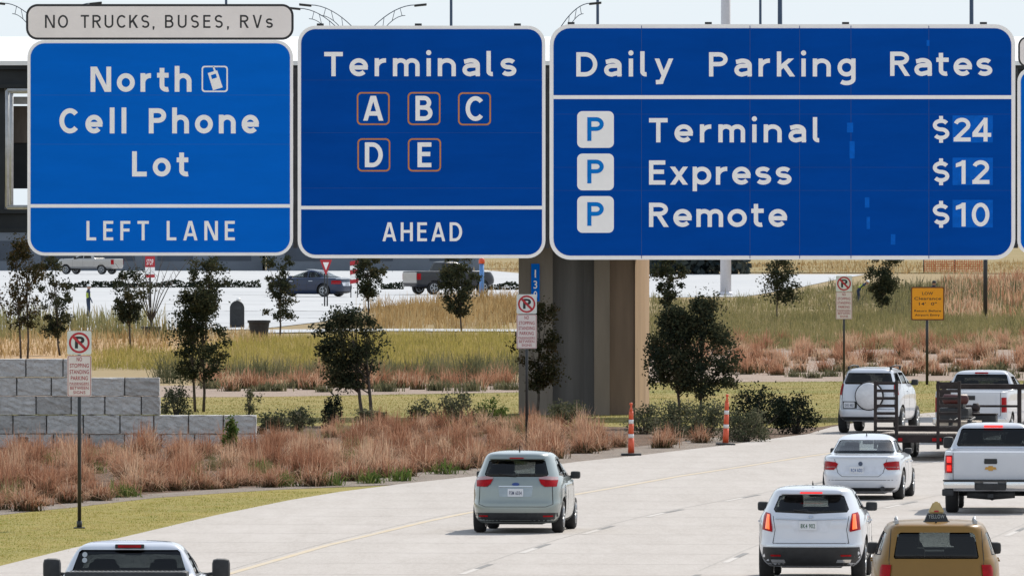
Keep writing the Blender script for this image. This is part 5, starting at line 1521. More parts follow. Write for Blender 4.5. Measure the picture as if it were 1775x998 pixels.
# load lying on the trailer
def load_item(name, label, cat, m, build, x, y):
    c, s_ = math.cos(-R(TYAW)), math.sin(-R(TYAW))
    o = thing(name, label, cat, (TX + x * c - y * s_, TY + x * s_ + y * c, .02 + .702), -R(TYAW))
    for nm, fn, mm in build:
        bm = bmesh.new(); fn(bm); obj(nm, bm, mm, o)
load_item('winch', 'dark rusty winch machine on the front left of the trailer deck', 'winch', M_rust,
    [('drum', lambda b: lathe(b, [(.2, -.3), (.2, -.26), (.12, -.25), (.12, .25), (.2, .26), (.2, .3)], 18, 'X', (0, 0, .25)), M_rust),
     ('housing', lambda b: (box(b, (-.42, -.2, 0), (-.3, .2, .42), .03), box(b, (.3, -.2, 0), (.5, .25, .38), .05), lathe(b, [(.1, 0), (.12, .1), (.07, .2)], 14, 'Z', (.42, 0, .38))), M_rust)], -.35, 9.8)
load_item('timber_stack', 'short stack of pale timber boards across the trailer deck', 'timber', M_deckw,
    [('board', lambda b: [box(b, (-.6 + .03 * k, -.5, .03 + .06 * k), (.55 - .02 * k, .5, .085 + .06 * k), .005) for k in range(3)], mat('pale_timber', (0.5, 0.42, 0.33), .8, var=.1, scale=4))], .25, 5.6)
load_item('tool_chest', 'dark steel tool chest near the right rear of the trailer deck', 'tool chest', M_rust,
    [('chest', lambda b: box(b, (-.3, -.2, 0), (.3, .2, .3), .03), M_plastic), ('lid', lambda b: box(b, (-.31, -.21, .303), (.31, .21, .35), .015), M_rust)], .55, 8.2)

load_item('generator_set', 'dark generator with a red tank in the middle of the trailer deck', 'generator', M_rust,
    [('engine', lambda b: (box(b, (-.45, -.4, .08), (.35, .4, .5), .06), box(b, (-.2, -.3, .5), (.2, .3, .62), .04)), M_plastic),
     ('tank', lambda b: lathe(b, [(.05, -.34), (.13, -.3), (.13, .3), (.05, .34)], 16, 'X', (.0, -.25, .72)), mat('dull_red_tank', (0.07, 0.015, 0.013), .5)),
     ('skid', lambda b: (box(b, (-.5, -.42, 0), (-.4, .42, .08), .01), box(b, (.35, -.42, 0), (.45, .42, .08), .01)), M_rust)], -.15, 7.9)
load_item('steel_beam', 'dark steel beams lying crosswise near the tail of the trailer', 'steel beams', M_rust,
    [('beam', lambda b: [box(b, (-.9, -.12 + .3 * k, .0), (.85, .06 + .3 * k, .14), .008) for k in range(2)], M_rust)], .05, 2.2)
load_item('hand_truck', 'dark folded hand truck lying on the right side of the trailer deck', 'hand truck', M_rust,
    [('rail', lambda b: (tube(b, [(-.2, -.6, .22), (-.2, .7, .30)], .025, 6), tube(b, [(.2, -.6, .22), (.2, .7, .30)], .025, 6), tube(b, [(-.2, .7, .30), (.2, .7, .30)], .025, 6), tube(b, [(-.2, 0, .26), (.2, 0, .26)], .02, 6)), M_plastic),
     ('wheel', lambda b: lathe(b, [(.13, -.04), (.15, 0), (.13, .04)], 16, 'X', (-.25, -.5, .15)), M_tyre), ('wheel', lambda b: lathe(b, [(.13, -.04), (.15, 0), (.13, .04)], 16, 'X', (.25, -.5, .15)), M_tyre)], .55, 4.2)
# far vehicles in the lot
def far_place(px, py): return G(px, py, .03)
S = dict(sedan); S['paint'] = P_dark; S['mirror_mat'] = P_dark
S['plate'] = (0, .66, 'BHT 2047', M_ink)
S['glass_mat'] = Gl_mid
t, sh = vehicle('sedan_car', 'dark blue sedan parked in the far lot behind the yield sign', 'car', S, tuple(far_place(603, 515)), -62); t.scale = (1.28,) * 3
S = pickup(5.8, P_grey); S['skin'] = [('tail_light', 'r', [(.82, 1.25), (.96, 1.25), (.96, .85), (.82, .85)], M_lens, .02, True)]
t, sh = vehicle('pickup_truck', 'silver grey pickup parked in the far lot below the leftmost sign', 'pickup truck', S, tuple(far_place(207, 476)), -62)
S = pickup(5.8, P_darkred, h=2.0, bed_top=1.4); S['skin'] = [('tail_light', 'r', [(.82, 1.28), (.96, 1.28), (.96, .9), (.82, .9)], M_lens, .02, True),
     ('silver_tailgate', 'r', [(-.78, .70), (.78, .70), (.78, 1.34), (-.78, 1.34)], P_grey, .01)]
t, sh = vehicle('pickup_truck', 'dark pickup with a pale tailgate parked in the far lot behind a round tree', 'pickup truck', S, tuple(far_place(708, 511)), 58); t.scale = (1.12,) * 3

# ------------------------------------------------------------------ foliage and grasses
def leaf_quads(centers, size, r_):
    """random little leaf quads at centres"""
    n = len(centers)
    nrm = r_.normal(size=(n, 3)); nrm /= np.linalg.norm(nrm, axis=1, keepdims=True)
    tmp = r_.normal(size=(n, 3))
    u = np.cross(nrm, tmp); u /= np.linalg.norm(u, axis=1, keepdims=True)
    v = np.cross(nrm, u)
    s = size * r_.uniform(.6, 1.35, (n, 1))
    a = u * s * .5; b = v * s * .3
    q = np.stack([centers - a, centers - b * 1.1 + a * .1, centers + a, centers + b * 1.1 + a * .1], axis=1)
    tone = np.repeat(r_.uniform(0, 1, n), 4)
    return q, tone

def blade_quads(base, h, spread, width, droop, r_, lean=(0, 0)):
    """curved grass blades: 3 stacked quads each; base (N,3)"""
    n = len(base)
    az = r_.uniform(0, 2 * math.pi, n)
    out = np.abs(r_.normal(0, spread, n))
    d = np.stack([np.cos(az), np.sin(az)], 1) * out[:, None] + np.array(lean)
    hh = h * r_.uniform(.6, 1.12, n)
    side = np.stack([-np.sin(az + r_.uniform(-.8, .8, n)), np.cos(az + r_.uniform(-.8, .8, n)), np.zeros(n)], 1)
    qs, tips = [], []
    T = (0, .4, .75, 1.0)
    def at(t):
        p = base.copy()
        p[:, :2] += d * (hh * (t ** 1.25))[:, None]
        p[:, 2] += hh * (t - (droop * out + .12) * t ** 2.6)
        return p
    wd = (1.0, .9, .6, .12)
    w = (width * r_.uniform(.6, 1.3, n))[:, None] * side
    pts = [at(np.full(n, t)) for t in T]
    for i in range(3):
        q = np.stack([pts[i] - w * wd[i] / 2, pts[i] + w * wd[i] / 2, pts[i + 1] + w * wd[i + 1] / 2, pts[i + 1] - w * wd[i + 1] / 2], 1)
        qs.append(q)
        tips.append(np.tile([T[i], T[i], T[i + 1], T[i + 1]], n))
    tone = np.repeat(r_.uniform(0, 1, n), 4)
    return np.concatenate(qs), np.concatenate([tone] * 3), np.concatenate(tips)

def in_poly(px, py, poly):
    c = False
    n = len(poly)
    for i in range(n):
        x1, y1 = poly[i]; x2, y2 = poly[(i + 1) % n]
        if (y1 > py) != (y2 > py) and px < (x2 - x1) * (py - y1) / (y2 - y1) + x1: c = not c
    return c

def scatter(poly, dx, dy, seed, jit=.45):
    r_ = np.random.default_rng(seed)
    ys = [F * CAM_H / (p[1] - HOR) for p in poly]
    out = []
    y = min(ys)
    while y < max(ys):
        pyv = HOR + F * CAM_H / y
        xs = (-60 * y / F * 20, 60 * y / F * 20)
        x = (min(p[0] for p in poly) - 887.5) * y / F
        xm = (max(p[0] for p in poly) - 887.5) * y / F
        while x < xm:
            X = x + r_.uniform(-jit, jit) * dx; Y = y + r_.uniform(-jit, jit) * dy
            if in_poly(887.5 + X * F / Y, HOR + F * CAM_H / Y, poly): out.append((X, Y))
            x += dx
        y += dy
    return np.array(out).reshape(-1, 2)

def grass_field(name, label, poly, dx, dy, h, nb, width, spread, m, seed, hv=.25, rad=.22, droop=.5, skip=None, shade_thatch=0):
    pts = scatter(poly, dx, dy, seed)
    if skip is not None and len(pts): pts = pts[[not skip(p) for p in pts]]
    r_ = np.random.default_rng(seed + 1)
    n = len(pts)
    cl_h = h * (1 + r_.normal(0, hv, n).clip(-.5, .6))
    base = np.repeat(np.c_[pts, np.zeros(n)], nb, 0)
    base[:, :2] += r_.normal(0, rad, (n * nb, 2))
    hh = np.repeat(cl_h, nb)
    q, tone, tip = blade_quads(base, hh, spread, width, droop, r_)
    if shade_thatch:  # short dark dead blades added to stand in for shade at the clump base
        b2 = np.repeat(np.c_[pts, np.zeros(n)], shade_thatch, 0); b2[:, :2] += r_.normal(0, rad * .9, (n * shade_thatch, 2))
        qt, tt, _ = blade_quads(b2, np.repeat(cl_h * .45, shade_thatch), .35, width * 1.3, .3, r_)
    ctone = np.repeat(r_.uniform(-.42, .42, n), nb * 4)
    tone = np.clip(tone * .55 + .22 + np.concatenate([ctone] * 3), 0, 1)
    if shade_thatch: q = np.concatenate([q, qt]); tone = np.concatenate([tone, tt]); tip = np.concatenate([tip, np.zeros(len(tt))])
    me = quads_mesh(name, q, {'tone': tone, 'tip': tip})
    o = link(name, me, m)
    meta(o, label, 'grass', kind='stuff')
    return o

L_red = leaf_mat('russet_grass_blades', [(0.21, 0.088, 0.052), (0.37, 0.185, 0.113), (0.50, 0.305, 0.20), (0.64, 0.47, 0.335)], tip=(.0, .25, (0.055, 0.05, 0.024)), trans=.4)  # olive base colour darkened to stand in for shade low down
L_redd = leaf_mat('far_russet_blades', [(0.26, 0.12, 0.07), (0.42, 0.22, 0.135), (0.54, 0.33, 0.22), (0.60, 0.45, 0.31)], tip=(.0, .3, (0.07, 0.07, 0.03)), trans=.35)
L_gold = leaf_mat('olive_gold_blades', [(0.200, 0.175, 0.056), (0.300, 0.263, 0.075), (0.413, 0.338, 0.100), (0.450, 0.350, 0.163)], trans=.35)
L_tan = leaf_mat('tan_blades', [(0.22, 0.14, 0.06), (0.36, 0.24, 0.11), (0.42, 0.29, 0.14), (0.46, 0.36, 0.2)], trans=.35)
L_grey = leaf_mat('grey_green_blades', [(0.07, 0.075, 0.045), (0.13, 0.13, 0.07), (0.19, 0.18, 0.10), (0.24, 0.21, 0.12)], trans=.3)
L_olive = leaf_mat('olive_blades', [(0.13, 0.125, 0.06), (0.20, 0.19, 0.085), (0.27, 0.24, 0.11), (0.33, 0.27, 0.15)], trans=.3)
L_turf = leaf_mat('turf_blades', [(0.182, 0.215, 0.036), (0.286, 0.273, 0.058), (0.403, 0.325, 0.104), (0.468, 0.364, 0.182)], trans=.35)
L_tree = leaf_mat('dark_tree_leaves', [(0.022, 0.030, 0.024), (0.038, 0.048, 0.030), (0.06, 0.066, 0.036), (0.095, 0.082, 0.045)], trans=.28)
L_tree2 = leaf_mat('warm_tree_leaves', [(0.022, 0.026, 0.015), (0.040, 0.040, 0.02), (0.065, 0.055, 0.026), (0.10, 0.066, 0.036)], trans=.25)
L_shrub = leaf_mat('grey_shrub_leaves', [(0.045, 0.055, 0.035), (0.085, 0.095, 0.055), (0.14, 0.14, 0.085), (0.2, 0.18, 0.12)], trans=.25)
L_bush = leaf_mat('dark_bush_leaves', [(0.010, 0.016, 0.014), (0.018, 0.027, 0.02), (0.03, 0.038, 0.024), (0.05, 0.055, 0.03)], trans=.15)
L_green = leaf_mat('fresh_green_leaves', [(0.05, 0.09, 0.025), (0.09, 0.14, 0.035), (0.14, 0.18, 0.05), (0.2, 0.2, 0.07)], trans=.3)
M_bark = mat('tree_bark', (0.075, 0.06, 0.05), .9, var=.25, scale=12, bump=.5, bscale=20)

# --- the russet bed along the road: front clumps are individuals, the mass behind is one sheet of grass
BED = [(-60, 888), (0, 884), (125, 872), (270, 855), (400, 846), (590, 838), (700, 827), (823, 813), (940, 800), (1030, 786), (1085, 776), (1075, 752), (1000, 742), (880, 739), (700, 742), (560, 752), (455, 772), (440, 779), (-60, 786)]
skip_front = lambda p: False
grass_field('russet_grass', 'mass of russet ornamental grass filling the bed between wall and road', BED, 1.3, 2.8, .74, 185, .012, .78, L_red, 21, hv=.38, rad=.11, droop=.6, shade_thatch=55)
grass_field('olive_mixed_grass', 'olive and straw tufts mixed into the russet bed along the road', BED, 4.2, 7.5, .5, 110, .014, .7, L_olive, 23, hv=.4, rad=.2, droop=.55)
protos = []
for k in range(5):
    r_ = np.random.default_rng(70 + k)
    nb = 210
    base = np.zeros((nb, 3)); base[:, :2] = r_.normal(0, .13, (nb, 2))
    q, tone, tip = blade_quads(base, np.full(nb, 1.0), .72, .013, .6, r_)
    b2 = np.zeros((110, 3)); b2[:, :2] = r_.normal(0, .15, (110, 2))  # inner short blades coloured dark in place of base shadow
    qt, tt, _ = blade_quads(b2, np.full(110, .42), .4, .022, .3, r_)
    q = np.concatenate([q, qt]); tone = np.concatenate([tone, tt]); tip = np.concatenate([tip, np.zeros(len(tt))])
    protos.append(quads_mesh('ornamental_grass_clump', q, {'tone': tone, 'tip': tip}))
r5 = random.Random(9)
FR = [(-10, 884), (46, 886), (120, 872), (175, 868), (262, 852), (300, 850), (392, 846), (470, 845), (487, 838), (545, 843), (612, 834), (660, 828), (705, 826), (780, 812), (800, 815), (858, 802), (925, 801), (1010, 786), (1040, 781), (1148, 777), (1158, 771), (1215, 768), (1072, 775), (958, 795), (420, 842), (345, 848), (220, 860), (735, 818)]
for i, (px, py) in enumerate(FR):
    g = G(px, py)
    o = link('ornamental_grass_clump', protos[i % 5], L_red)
    o.location = (g.x, g.y, 0); o.rotation_euler = (0, 0, r5.uniform(0, 6.28))
    s_ = r5.uniform(.72, 1.0); o.scale = (s_ * 1.1, s_ * 1.1, s_ * .88)
    meta(o, 'russet ornamental grass clump standing at the gravel edge of the roadside bed', 'ornamental grass', 'grass clumps along the gravel edging')

tuft = []
for k in range(3):
    r_ = np.random.default_rng(90 + k)
    base = np.zeros((90, 3)); base[:, :2] = r_.normal(0, .16, (90, 2))
    q, tone, tip = blade_quads(base, np.full(90, .5), .8, .03, .6, r_)
    tuft.append(quads_mesh('green_tuft', q, {'tone': tone, 'tip': tip}))
for i, (px, py) in enumerate([(212, 862), (640, 838), (690, 834), (95, 806), (160, 820), (500, 843), (330, 833), (575, 842), (770, 822), (885, 806), (30, 850), (455, 822), (610, 800)]):
    g = G(px, py)
    o = link('green_tuft', tuft[i % 3], L_green)
    o.location = (g.x, g.y, 0); o.rotation_euler = (0, 0, i * 1.3)
    meta(o, 'low fresh green tuft growing among the russet grass of the roadside bed', 'grass tuft', 'green tufts in the roadside bed')

# --- grass belts behind the lawn
grass_field('golden_grass', 'tall yellow olive grass meadow behind the lawn at the left', [(150, 642), (905, 650), (905, 582), (640, 583), (455, 592), (300, 612), (160, 612)], 1.0, 3.0, .5, 56, .022, .6, L_gold, 31, rad=.5, hv=.35)
grass_field('grey_green_grass', 'grey green grass clumps along the front of the golden meadow', [(275, 666), (905, 666), (905, 646), (640, 648), (275, 652)], 1.7, 4.0, 1.0, 120, .022, .7, L_grey, 33, hv=.35, rad=.28)
grass_field('tan_grass', 'tan grass strip standing behind the thin concrete path', [(645, 571), (905, 571), (905, 521), (800, 524), (655, 538)], 1.3, 7.0, .95, 50, .035, .4, L_tan, 35, rad=.5, hv=.35)
grass_field('tan_verge_grass', 'short tan grass around the trees at the far left', [(-60, 622), (160, 620), (300, 606), (450, 597), (450, 580), (-60, 575)], 1.5, 7.0, .55, 30, .04, .4, L_tan, 37, rad=.6)
grass_field('lot_edge_grass', 'dull olive grass along the left edge of the far lot', [(-60, 592), (300, 590), (300, 566), (-60, 548)], 1.5, 9.0, 1.0, 36, .05, .3, L_olive, 38, rad=.5, hv=.4)
grass_field('olive_grass', 'olive grass slope behind the russet clumps at the right', [(1128, 608), (1850, 608), (1850, 545), (1128, 548)], 1.2, 4.2, .62, 56, .026, .7, L_olive, 41, rad=.5, hv=.4)
grass_field('far_olive_grass', 'paler olive grass far up the right slope below the lot', [(1128, 550), (1850, 550), (1850, 492), (1460, 500), (1380, 508), (1290, 522), (1128, 522)], 1.7, 11.0, .65, 60, .036, .7, L_olive, 43, rad=.7, hv=.4)
grass_field('mixed_slope_grass', 'grey and russet grass on the slope at the right edge', [(1620, 556), (1850, 556), (1850, 486), (1640, 490)], 1.7, 10.0, 1.15, 36, .05, .45, L_redd, 44, rad=.55, hv=.4)
grass_field('grey_slope_grass', 'grey green clumps scattered on the upper right slope', [(1450, 560), (1850, 545), (1850, 495), (1450, 508)], 3.2, 16.0, 1.2, 44, .05, .4, L_grey, 45, rad=.6, hv=.4)
grass_field('far_russet_grass', 'russet grass belt behind the lawn at the right', [(1262, 652), (1850, 648), (1850, 588), (1240, 596), (1128, 608), (1128, 640)], 1.75, 6.5, .78, 120, .022, .72, L_redd, 47, rad=.15, hv=.3, droop=.6, shade_thatch=50)
grass_field('left_russet_grass', 'sparse russet grass clumps below the golden meadow', [(360, 674), (905, 672), (905, 662), (360, 664)], 1.5, 3.2, .72, 100, .02, .7, L_redd, 48, rad=.22, hv=.35)
grass_field('verge_turf_blades', 'short mown turf of the roadside verge', [(-60, 985), (0, 978), (125, 948), (217, 928), (373, 891), (500, 865), (585, 853), (480, 851), (400, 856), (270, 865), (125, 882), (0, 895), (-60, 902)], .30, .5, .045, 22, .011, .9, L_turf, 49, rad=.16)
L_lawnb = leaf_mat('lawn_blades', [(0.12, 0.145, 0.025), (0.19, 0.19, 0.04), (0.28, 0.225, 0.065), (0.34, 0.25, 0.12)], trans=.35)
grass_field('lawn_blades', 'mown grass of the far lawn', [(300, 733), (900, 735), (1280, 740), (1440, 738), (1640, 716), (1850, 700), (1850, 660), (1130, 662), (900, 680), (450, 688), (300, 690)], .6, 1.6, .06, 30, .014, .8, L_lawnb, 50, rad=.4)

grass_field('straw_grass', 'dry straw coloured grass of the far field beyond the lot', [(838, 471), (1290, 473), (1850, 478), (1850, 455), (838, 455)], 1.3, 33, .55, 36, .06, .9, L_tan, 52, rad=1.6, hv=.5)

# small clumps along the pale mulch: individuals
smallp = []
for k in range(4):
    for j, (mm, hh, nb, sp) in enumerate(((L_redd, .62, 70, .5), (L_grey, .42, 70, .55))):
        r_ = np.random.default_rng(170 + k * 2 + j)
        base = np.zeros((nb, 3)); base[:, :2] = r_.normal(0, .14, (nb, 2))
        q, tone, tip = blade_quads(base, np.full(nb, hh), sp, .028, .5, r_)
        b2 = np.zeros((50, 3)); b2[:, :2] = r_.normal(0, .17, (50, 2))  # dark inner blades again, standing in for shade at the foot
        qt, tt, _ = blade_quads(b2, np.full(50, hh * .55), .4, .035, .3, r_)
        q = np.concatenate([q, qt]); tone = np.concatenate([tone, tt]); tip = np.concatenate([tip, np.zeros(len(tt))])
        smallp.append((quads_mesh('small_grass_clump', q, {'tone': tone, 'tip': tip}), mm, j))
r6 = random.Random(31)
row = [(px + r6.uniform(-8, 8), 677 - (px - 375) * .006 + r6.uniform(-4, 4)) for px in range(375, 890, 27)] + [(px + r6.uniform(-8, 8), 650 + r6.uniform(-8, 6)) for px in range(1268, 1790, 27)]
for i, (px, py) in enumerate(row):
    me_, mm, j = smallp[r6.randrange(8)]
    g = G(px, py)
    o = link('small_grass_clump', me_, mm); o.location = (g.x, g.y, 0); o.rotation_euler = (0, 0, r6.uniform(0, 6)); s_ = r6.uniform(.95, 1.45); o.scale = (s_,) * 3
    side = 'left of the pier' if px < 900 else 'at the right'
    meta(o, ('small russet grass clump' if j == 0 else 'small grey green grass clump') + ' planted in pale mulch beyond the lawn ' + side, 'grass clump', ('small russet' if j == 0 else 'small green') + ' clumps in the mulch ' + side)

# ------------------------------------------------------------------ trees and shrubs
def tree(label, px, pyb, pyt, l, r, cbot, seed, trunks=1, nclump=46, nleaf=62, leaf=.105, m=None, prof=None, lean=0.0, crown_c=None, tw=.05, trunk_dx=None, gap=.62):
    d = F * CAM_H / (pyb - HOR); s = F / d
    t = thing('small_tree', label, 'tree', ((px - 887.5) / s, d, 0))
    r_ = np.random.default_rng(seed); rr = random.Random(seed)
    H = (pyb - pyt) / s; zb = (pyb - cbot) / s
    cx = ((l + r) / 2 - px) / s; rx = (r - l) / 2 / s
    prof = prof or [(0, .35), (.15, .8), (.35, 1), (.6, .9), (.8, .62), (1, .2)]
    pz = [p[0] for p in prof]; pr_ = [p[1] for p in prof]
    cl = []
    lobes = []
    for j in range(11):
        u = (j + .5) / 11 + r_.uniform(-.05, .05); R_ = rx * np.interp(u, pz, pr_); a = r_.uniform(0, 2 * math.pi)
        q = r_.uniform(.3, .8)
        lobes.append((np.array([cx + R_ * q * math.cos(a), R_ * q * math.sin(a) * .8, zb + (H - zb) * (.06 + .86 * u)]), rx * r_.uniform(.3, .5)))
    tries = 0
    while len(cl) < nclump and tries < 6000:
        tries += 1
        u = r_.uniform(0, 1); R_ = rx * np.interp(u, pz, pr_)
        a = r_.uniform(0, 2 * math.pi); q = math.sqrt(r_.uniform(.02, 1))
        c = np.array([cx + R_ * q * math.cos(a), R_ * q * math.sin(a) * .85, zb + (H - zb) * u])
        if r_.uniform() > .55 and min(np.linalg.norm((c - lc) * np.array([1, 1, 1.15])) / lr for lc, lr in lobes) > 1: continue
        if all(np.linalg.norm(c - o) > rx * .14 * gap for o in cl): cl.append(c)
    cl = np.array(cl)
    cr = rx * r_.uniform(.10, .23, len(cl)); nleaf = int(nleaf * 1.45); leaf *= .86
    cen = np.repeat(cl, nleaf, 0) + r_.normal(0, 1, (len(cl) * nleaf, 3)) * np.repeat(cr, nleaf)[:, None] * np.array([.75, .75, .62])
    # loose outliers make the outline ragged
    no = int(len(cen) * .08)
    cen[:no] += r_.normal(0, rx * .17, (no, 3))
    cen[:, 2] = np.maximum(cen[:, 2], .12)
    q, tone = leaf_quads(cen, leaf, r_)
    ct = np.repeat(r_.uniform(-.3, .3, len(cl)), nleaf * 4)
    me = quads_mesh('crown', q, {'tone': np.clip(tone * .7 + .15 + ct, 0, 1)})
    link('crown', me, m or L_tree, t)
    dxs = trunk_dx or ([0] if trunks == 1 else np.linspace(-.14, .14, trunks))
    bm = bmesh.new()
    for k, dx in enumerate(dxs):
        x0 = dx; top = np.array([cx + dx * 1.5, 0, zb + (H - zb) * .72])
        p = [(x0, 0, 0), (x0 + (top[0] - x0) * .25 + rr.uniform(-.04, .04), rr.uniform(-.03, .03), zb * .6), (x0 + (top[0] - x0) * .6, rr.uniform(-.05, .05), zb + (H - zb) * .25), tuple(top)]
        tube(bm, p, [tw, tw * .85, tw * .6, tw * .2], 7)
    obj('trunk', bm, M_bark, t)
    bm = bmesh.new()
    for k in range(0, len(cl), 3):
        c = cl[k]
        z0 = zb * .75 + (c[2] - zb) * .45
        dx = dxs[k % len(dxs)]
        f_ = min(1, z0 / H * 1.2)
        b0 = (dx + (cx + dx * .5) * f_, 0, max(.2, z0))
        mid = ((b0[0] + c[0]) / 2, c[1] * .5, (b0[2] + c[2]) / 2 + .02)
        tube(bm, [b0, mid, tuple(c)], [tw * .4, tw * .28, tw * .1], 5)
    obj('limb', bm, M_bark, t)
    return t

tall = [(0, .3), (.2, .75), (.45, 1), (.7, .85), (.9, .5), (1, .2)]
vshape = [(0, .25), (.3, .6), (.6, .95), (.8, 1), (.95, .7), (1, .35)]
tree('dense dark tree with two thin trunks rising behind the end of the block wall', 345, 714, 507, 284, 396, 655, 101, 2, 80, 80, .10, prof=[(0, .45), (.2, .9), (.4, 1), (.62, .72), (.85, .5), (1, .3)], trunk_dx=[-.12, .14])
tree('largest leaning dark tree on the lawn between wall and pier', 628, 738, 537, 548, 664, 668, 102, 2, 84, 80, .10, prof=[(0, .35), (.2, .8), (.45, .85), (.7, .95), (.9, .8), (1, .5)], trunk_dx=[.05, .28], tw=.06)
tree('dark tree on the shaded side of the pier behind the no parking sign', 930, 726, 522, 890, 982, 672, 103, 1, 52, 70, .10, m=L_tree2, prof=tall)
tree('left tree of the dense dark pair right of the pier', 1178, 742, 540, 1108, 1226, 676, 104, 1, 84, 80, .10, prof=[(0, .55), (.12, .95), (.35, 1), (.55, .75), (.8, .5), (1, .2)])
tree('right tree of the dense dark pair, above an orange delineator', 1212, 742, 522, 1156, 1278, 684, 125, 1, 84, 80, .10, prof=[(0, .5), (.12, .95), (.35, 1), (.6, .75), (.85, .5), (1, .25)])
tree('reddish sparse tree at the far left edge above the block wall', 42, 622, 415, -8, 84, 570, 106, 2, 60, 44, .13, m=L_tree2, prof=tall, gap=.9)
tree('slim dark tree right of the reddish edge tree', 104, 617, 446, 58, 130, 585, 107, 1, 48, 46, .13, prof=tall, gap=.9)
tree('round headed small tree left of the notice sign post', 227, 613, 470, 184, 262, 556, 108, 1, 40, 60, .13, prof=vshape)
tree('dark tree partly hidden behind the dense twin trunked tree', 357, 598, 449, 318, 400, 540, 109, 1, 40, 60, .14, prof=vshape)
tree('narrow tree with bare low limbs in front of the dark sedan', 485, 588, 446, 448, 522, 548, 110, 1, 36, 56, .14, prof=[(0, .6), (.2, .8), (.3, .45), (.6, .8), (.85, .9), (1, .6)], gap=.9)
tree('upright tree standing behind the largest leaning tree', 638, 566, 446, 606, 670, 512, 111, 1, 40, 60, .15, prof=vshape)
tree('round tree with a thin clean trunk in the tan grass', 800, 577, 447, 758, 832, 548, 112, 1, 50, 70, .15, prof=[(0, .3), (.2, .5), (.5, .85), (.8, 1), (1, .7)])
tree('small tree behind the dark pair, just right of the pier', 1155, 585, 447, 1127, 1192, 528, 113, 1, 34, 56, .15, prof=vshape, gap=.9)
tree('small tree with a broad low crown in the middle of the right slope', 1347, 556, 446, 1306, 1390, 528, 114, 1, 40, 60, .15, prof=[(0, .5), (.2, .95), (.35, .9), (.55, .55), (.8, .6), (1, .5)], gap=.9)
tree('bushy tree between the distant no parking sign and the amber sign', 1528, 548, 446, 1492, 1566, 527, 115, 1, 44, 64, .16, prof=[(0, .25), (.3, .5), (.6, .8), (.85, 1), (1, .8)])

def shrub(label, px, py, w, h, m, seed, n=24, nl=50, leaf=.075, name='shrub'):
    g = G(px, py); s = F / g.y
    t = thing(name, label, 'shrub', (g.x, g.y, 0), 0)
    r_ = np.random.default_rng(seed)
    rx, H = w / 2 / s, h / s
    a = r_.uniform(0, 6.28, n); q = np.sqrt(r_.uniform(0, 1, n)); u = r_.uniform(.12, 1, n)
    R_ = rx * np.sqrt(np.clip(1 - (u * .92) ** 2, .05, 1))
    cl = np.stack([R_ * q * np.cos(a), R_ * q * np.sin(a) * .8, H * u], 1)
    cen = np.repeat(cl, nl, 0) + r_.normal(0, 1, (n * nl, 3)) * np.array([rx * .16, rx * .16, H * .12])
    cen[:, 2] = np.abs(cen[:, 2]) + .01
    q_, tone = leaf_quads(cen, leaf, r_)
    ct = np.repeat(r_.uniform(-.3, .3, n), nl * 4)
    link('foliage', quads_mesh('foliage', q_, {'tone': np.clip(tone * .7 + .15 + ct, 0, 1)}), m, t)
    bm = bmesh.new()
    for c in cl[::2]: tube(bm, [(c[0] * .15, c[1] * .15, 0), (c[0] * .55, c[1] * .55, c[2] * .55), tuple(c)], [.018, .013, .006], 5)
    obj('stem', bm, M_bark, t)
    return t
for lab, px, py, w, h, m, sd, n in (
    ('large dark bush left of the white suv with the spare wheel', 1310, 752, 110, 72, L_bush, 201, 60),
    ('dark bush overhanging the road edge beside the white suv with the spare wheel', 1380, 752, 80, 58, L_bush, 202, 46),
    ('small dark bush behind the larger dark pair by the road', 1345, 736, 60, 40, L_bush, 208, 24),
    ('grey green shrub below the left trunk of the dark tree pair', 1170, 758, 100, 56, L_shrub, 203, 44),
    ('grey green shrub between the two orange delineators', 1225, 764, 76, 62, L_shrub, 204, 40),
    ('pale grey green shrub right of the farther orange delineator', 1290, 766, 84, 54, L_shrub, 205, 40),
    ('low shrub at the foot of the sunlit pier edge', 1118, 752, 70, 42, L_shrub, 206, 26),
    ('dark low shrub at the base of the fluted pier', 985, 736, 90, 34, L_shrub, 207, 26),
    ('grey low shrub just right of the block wall end', 475, 752, 56, 34, L_shrub, 211, 24),
    ('grey low shrub farther right of the block wall end', 520, 748, 60, 36, L_shrub, 212, 24),
    ('dark upright shrub left of the leaning tree trunks', 576, 742, 40, 52, L_bush, 213, 22),
    ('low grey shrub at the foot of the leaning tree', 640, 744, 66, 30, L_shrub, 214, 22),
    ('wispy grey shrub on the lawn edge left of the hatchback', 730, 740, 60, 44, L_shrub, 215, 18),
    ('broad grey shrub on the lawn edge above the hatchback', 795, 738, 76, 54, L_shrub, 216, 30),
    ('fresh green low shrub beside the middle no parking post', 850, 738, 60, 42, L_green, 217, 26),
    ('brown green bush tucked behind the step of the block wall', 305, 724, 60, 52, L_shrub, 218, 30),
    ('thin twiggy shrub on the lawn right of the wall', 432, 722, 46, 44, L_shrub, 219, 10),
    ('small fresh green sapling growing against the low end of the wall', 400, 792, 30, 60, L_green, 220, 26)):
    shrub(lab, px, py, w, h, m, sd, n)
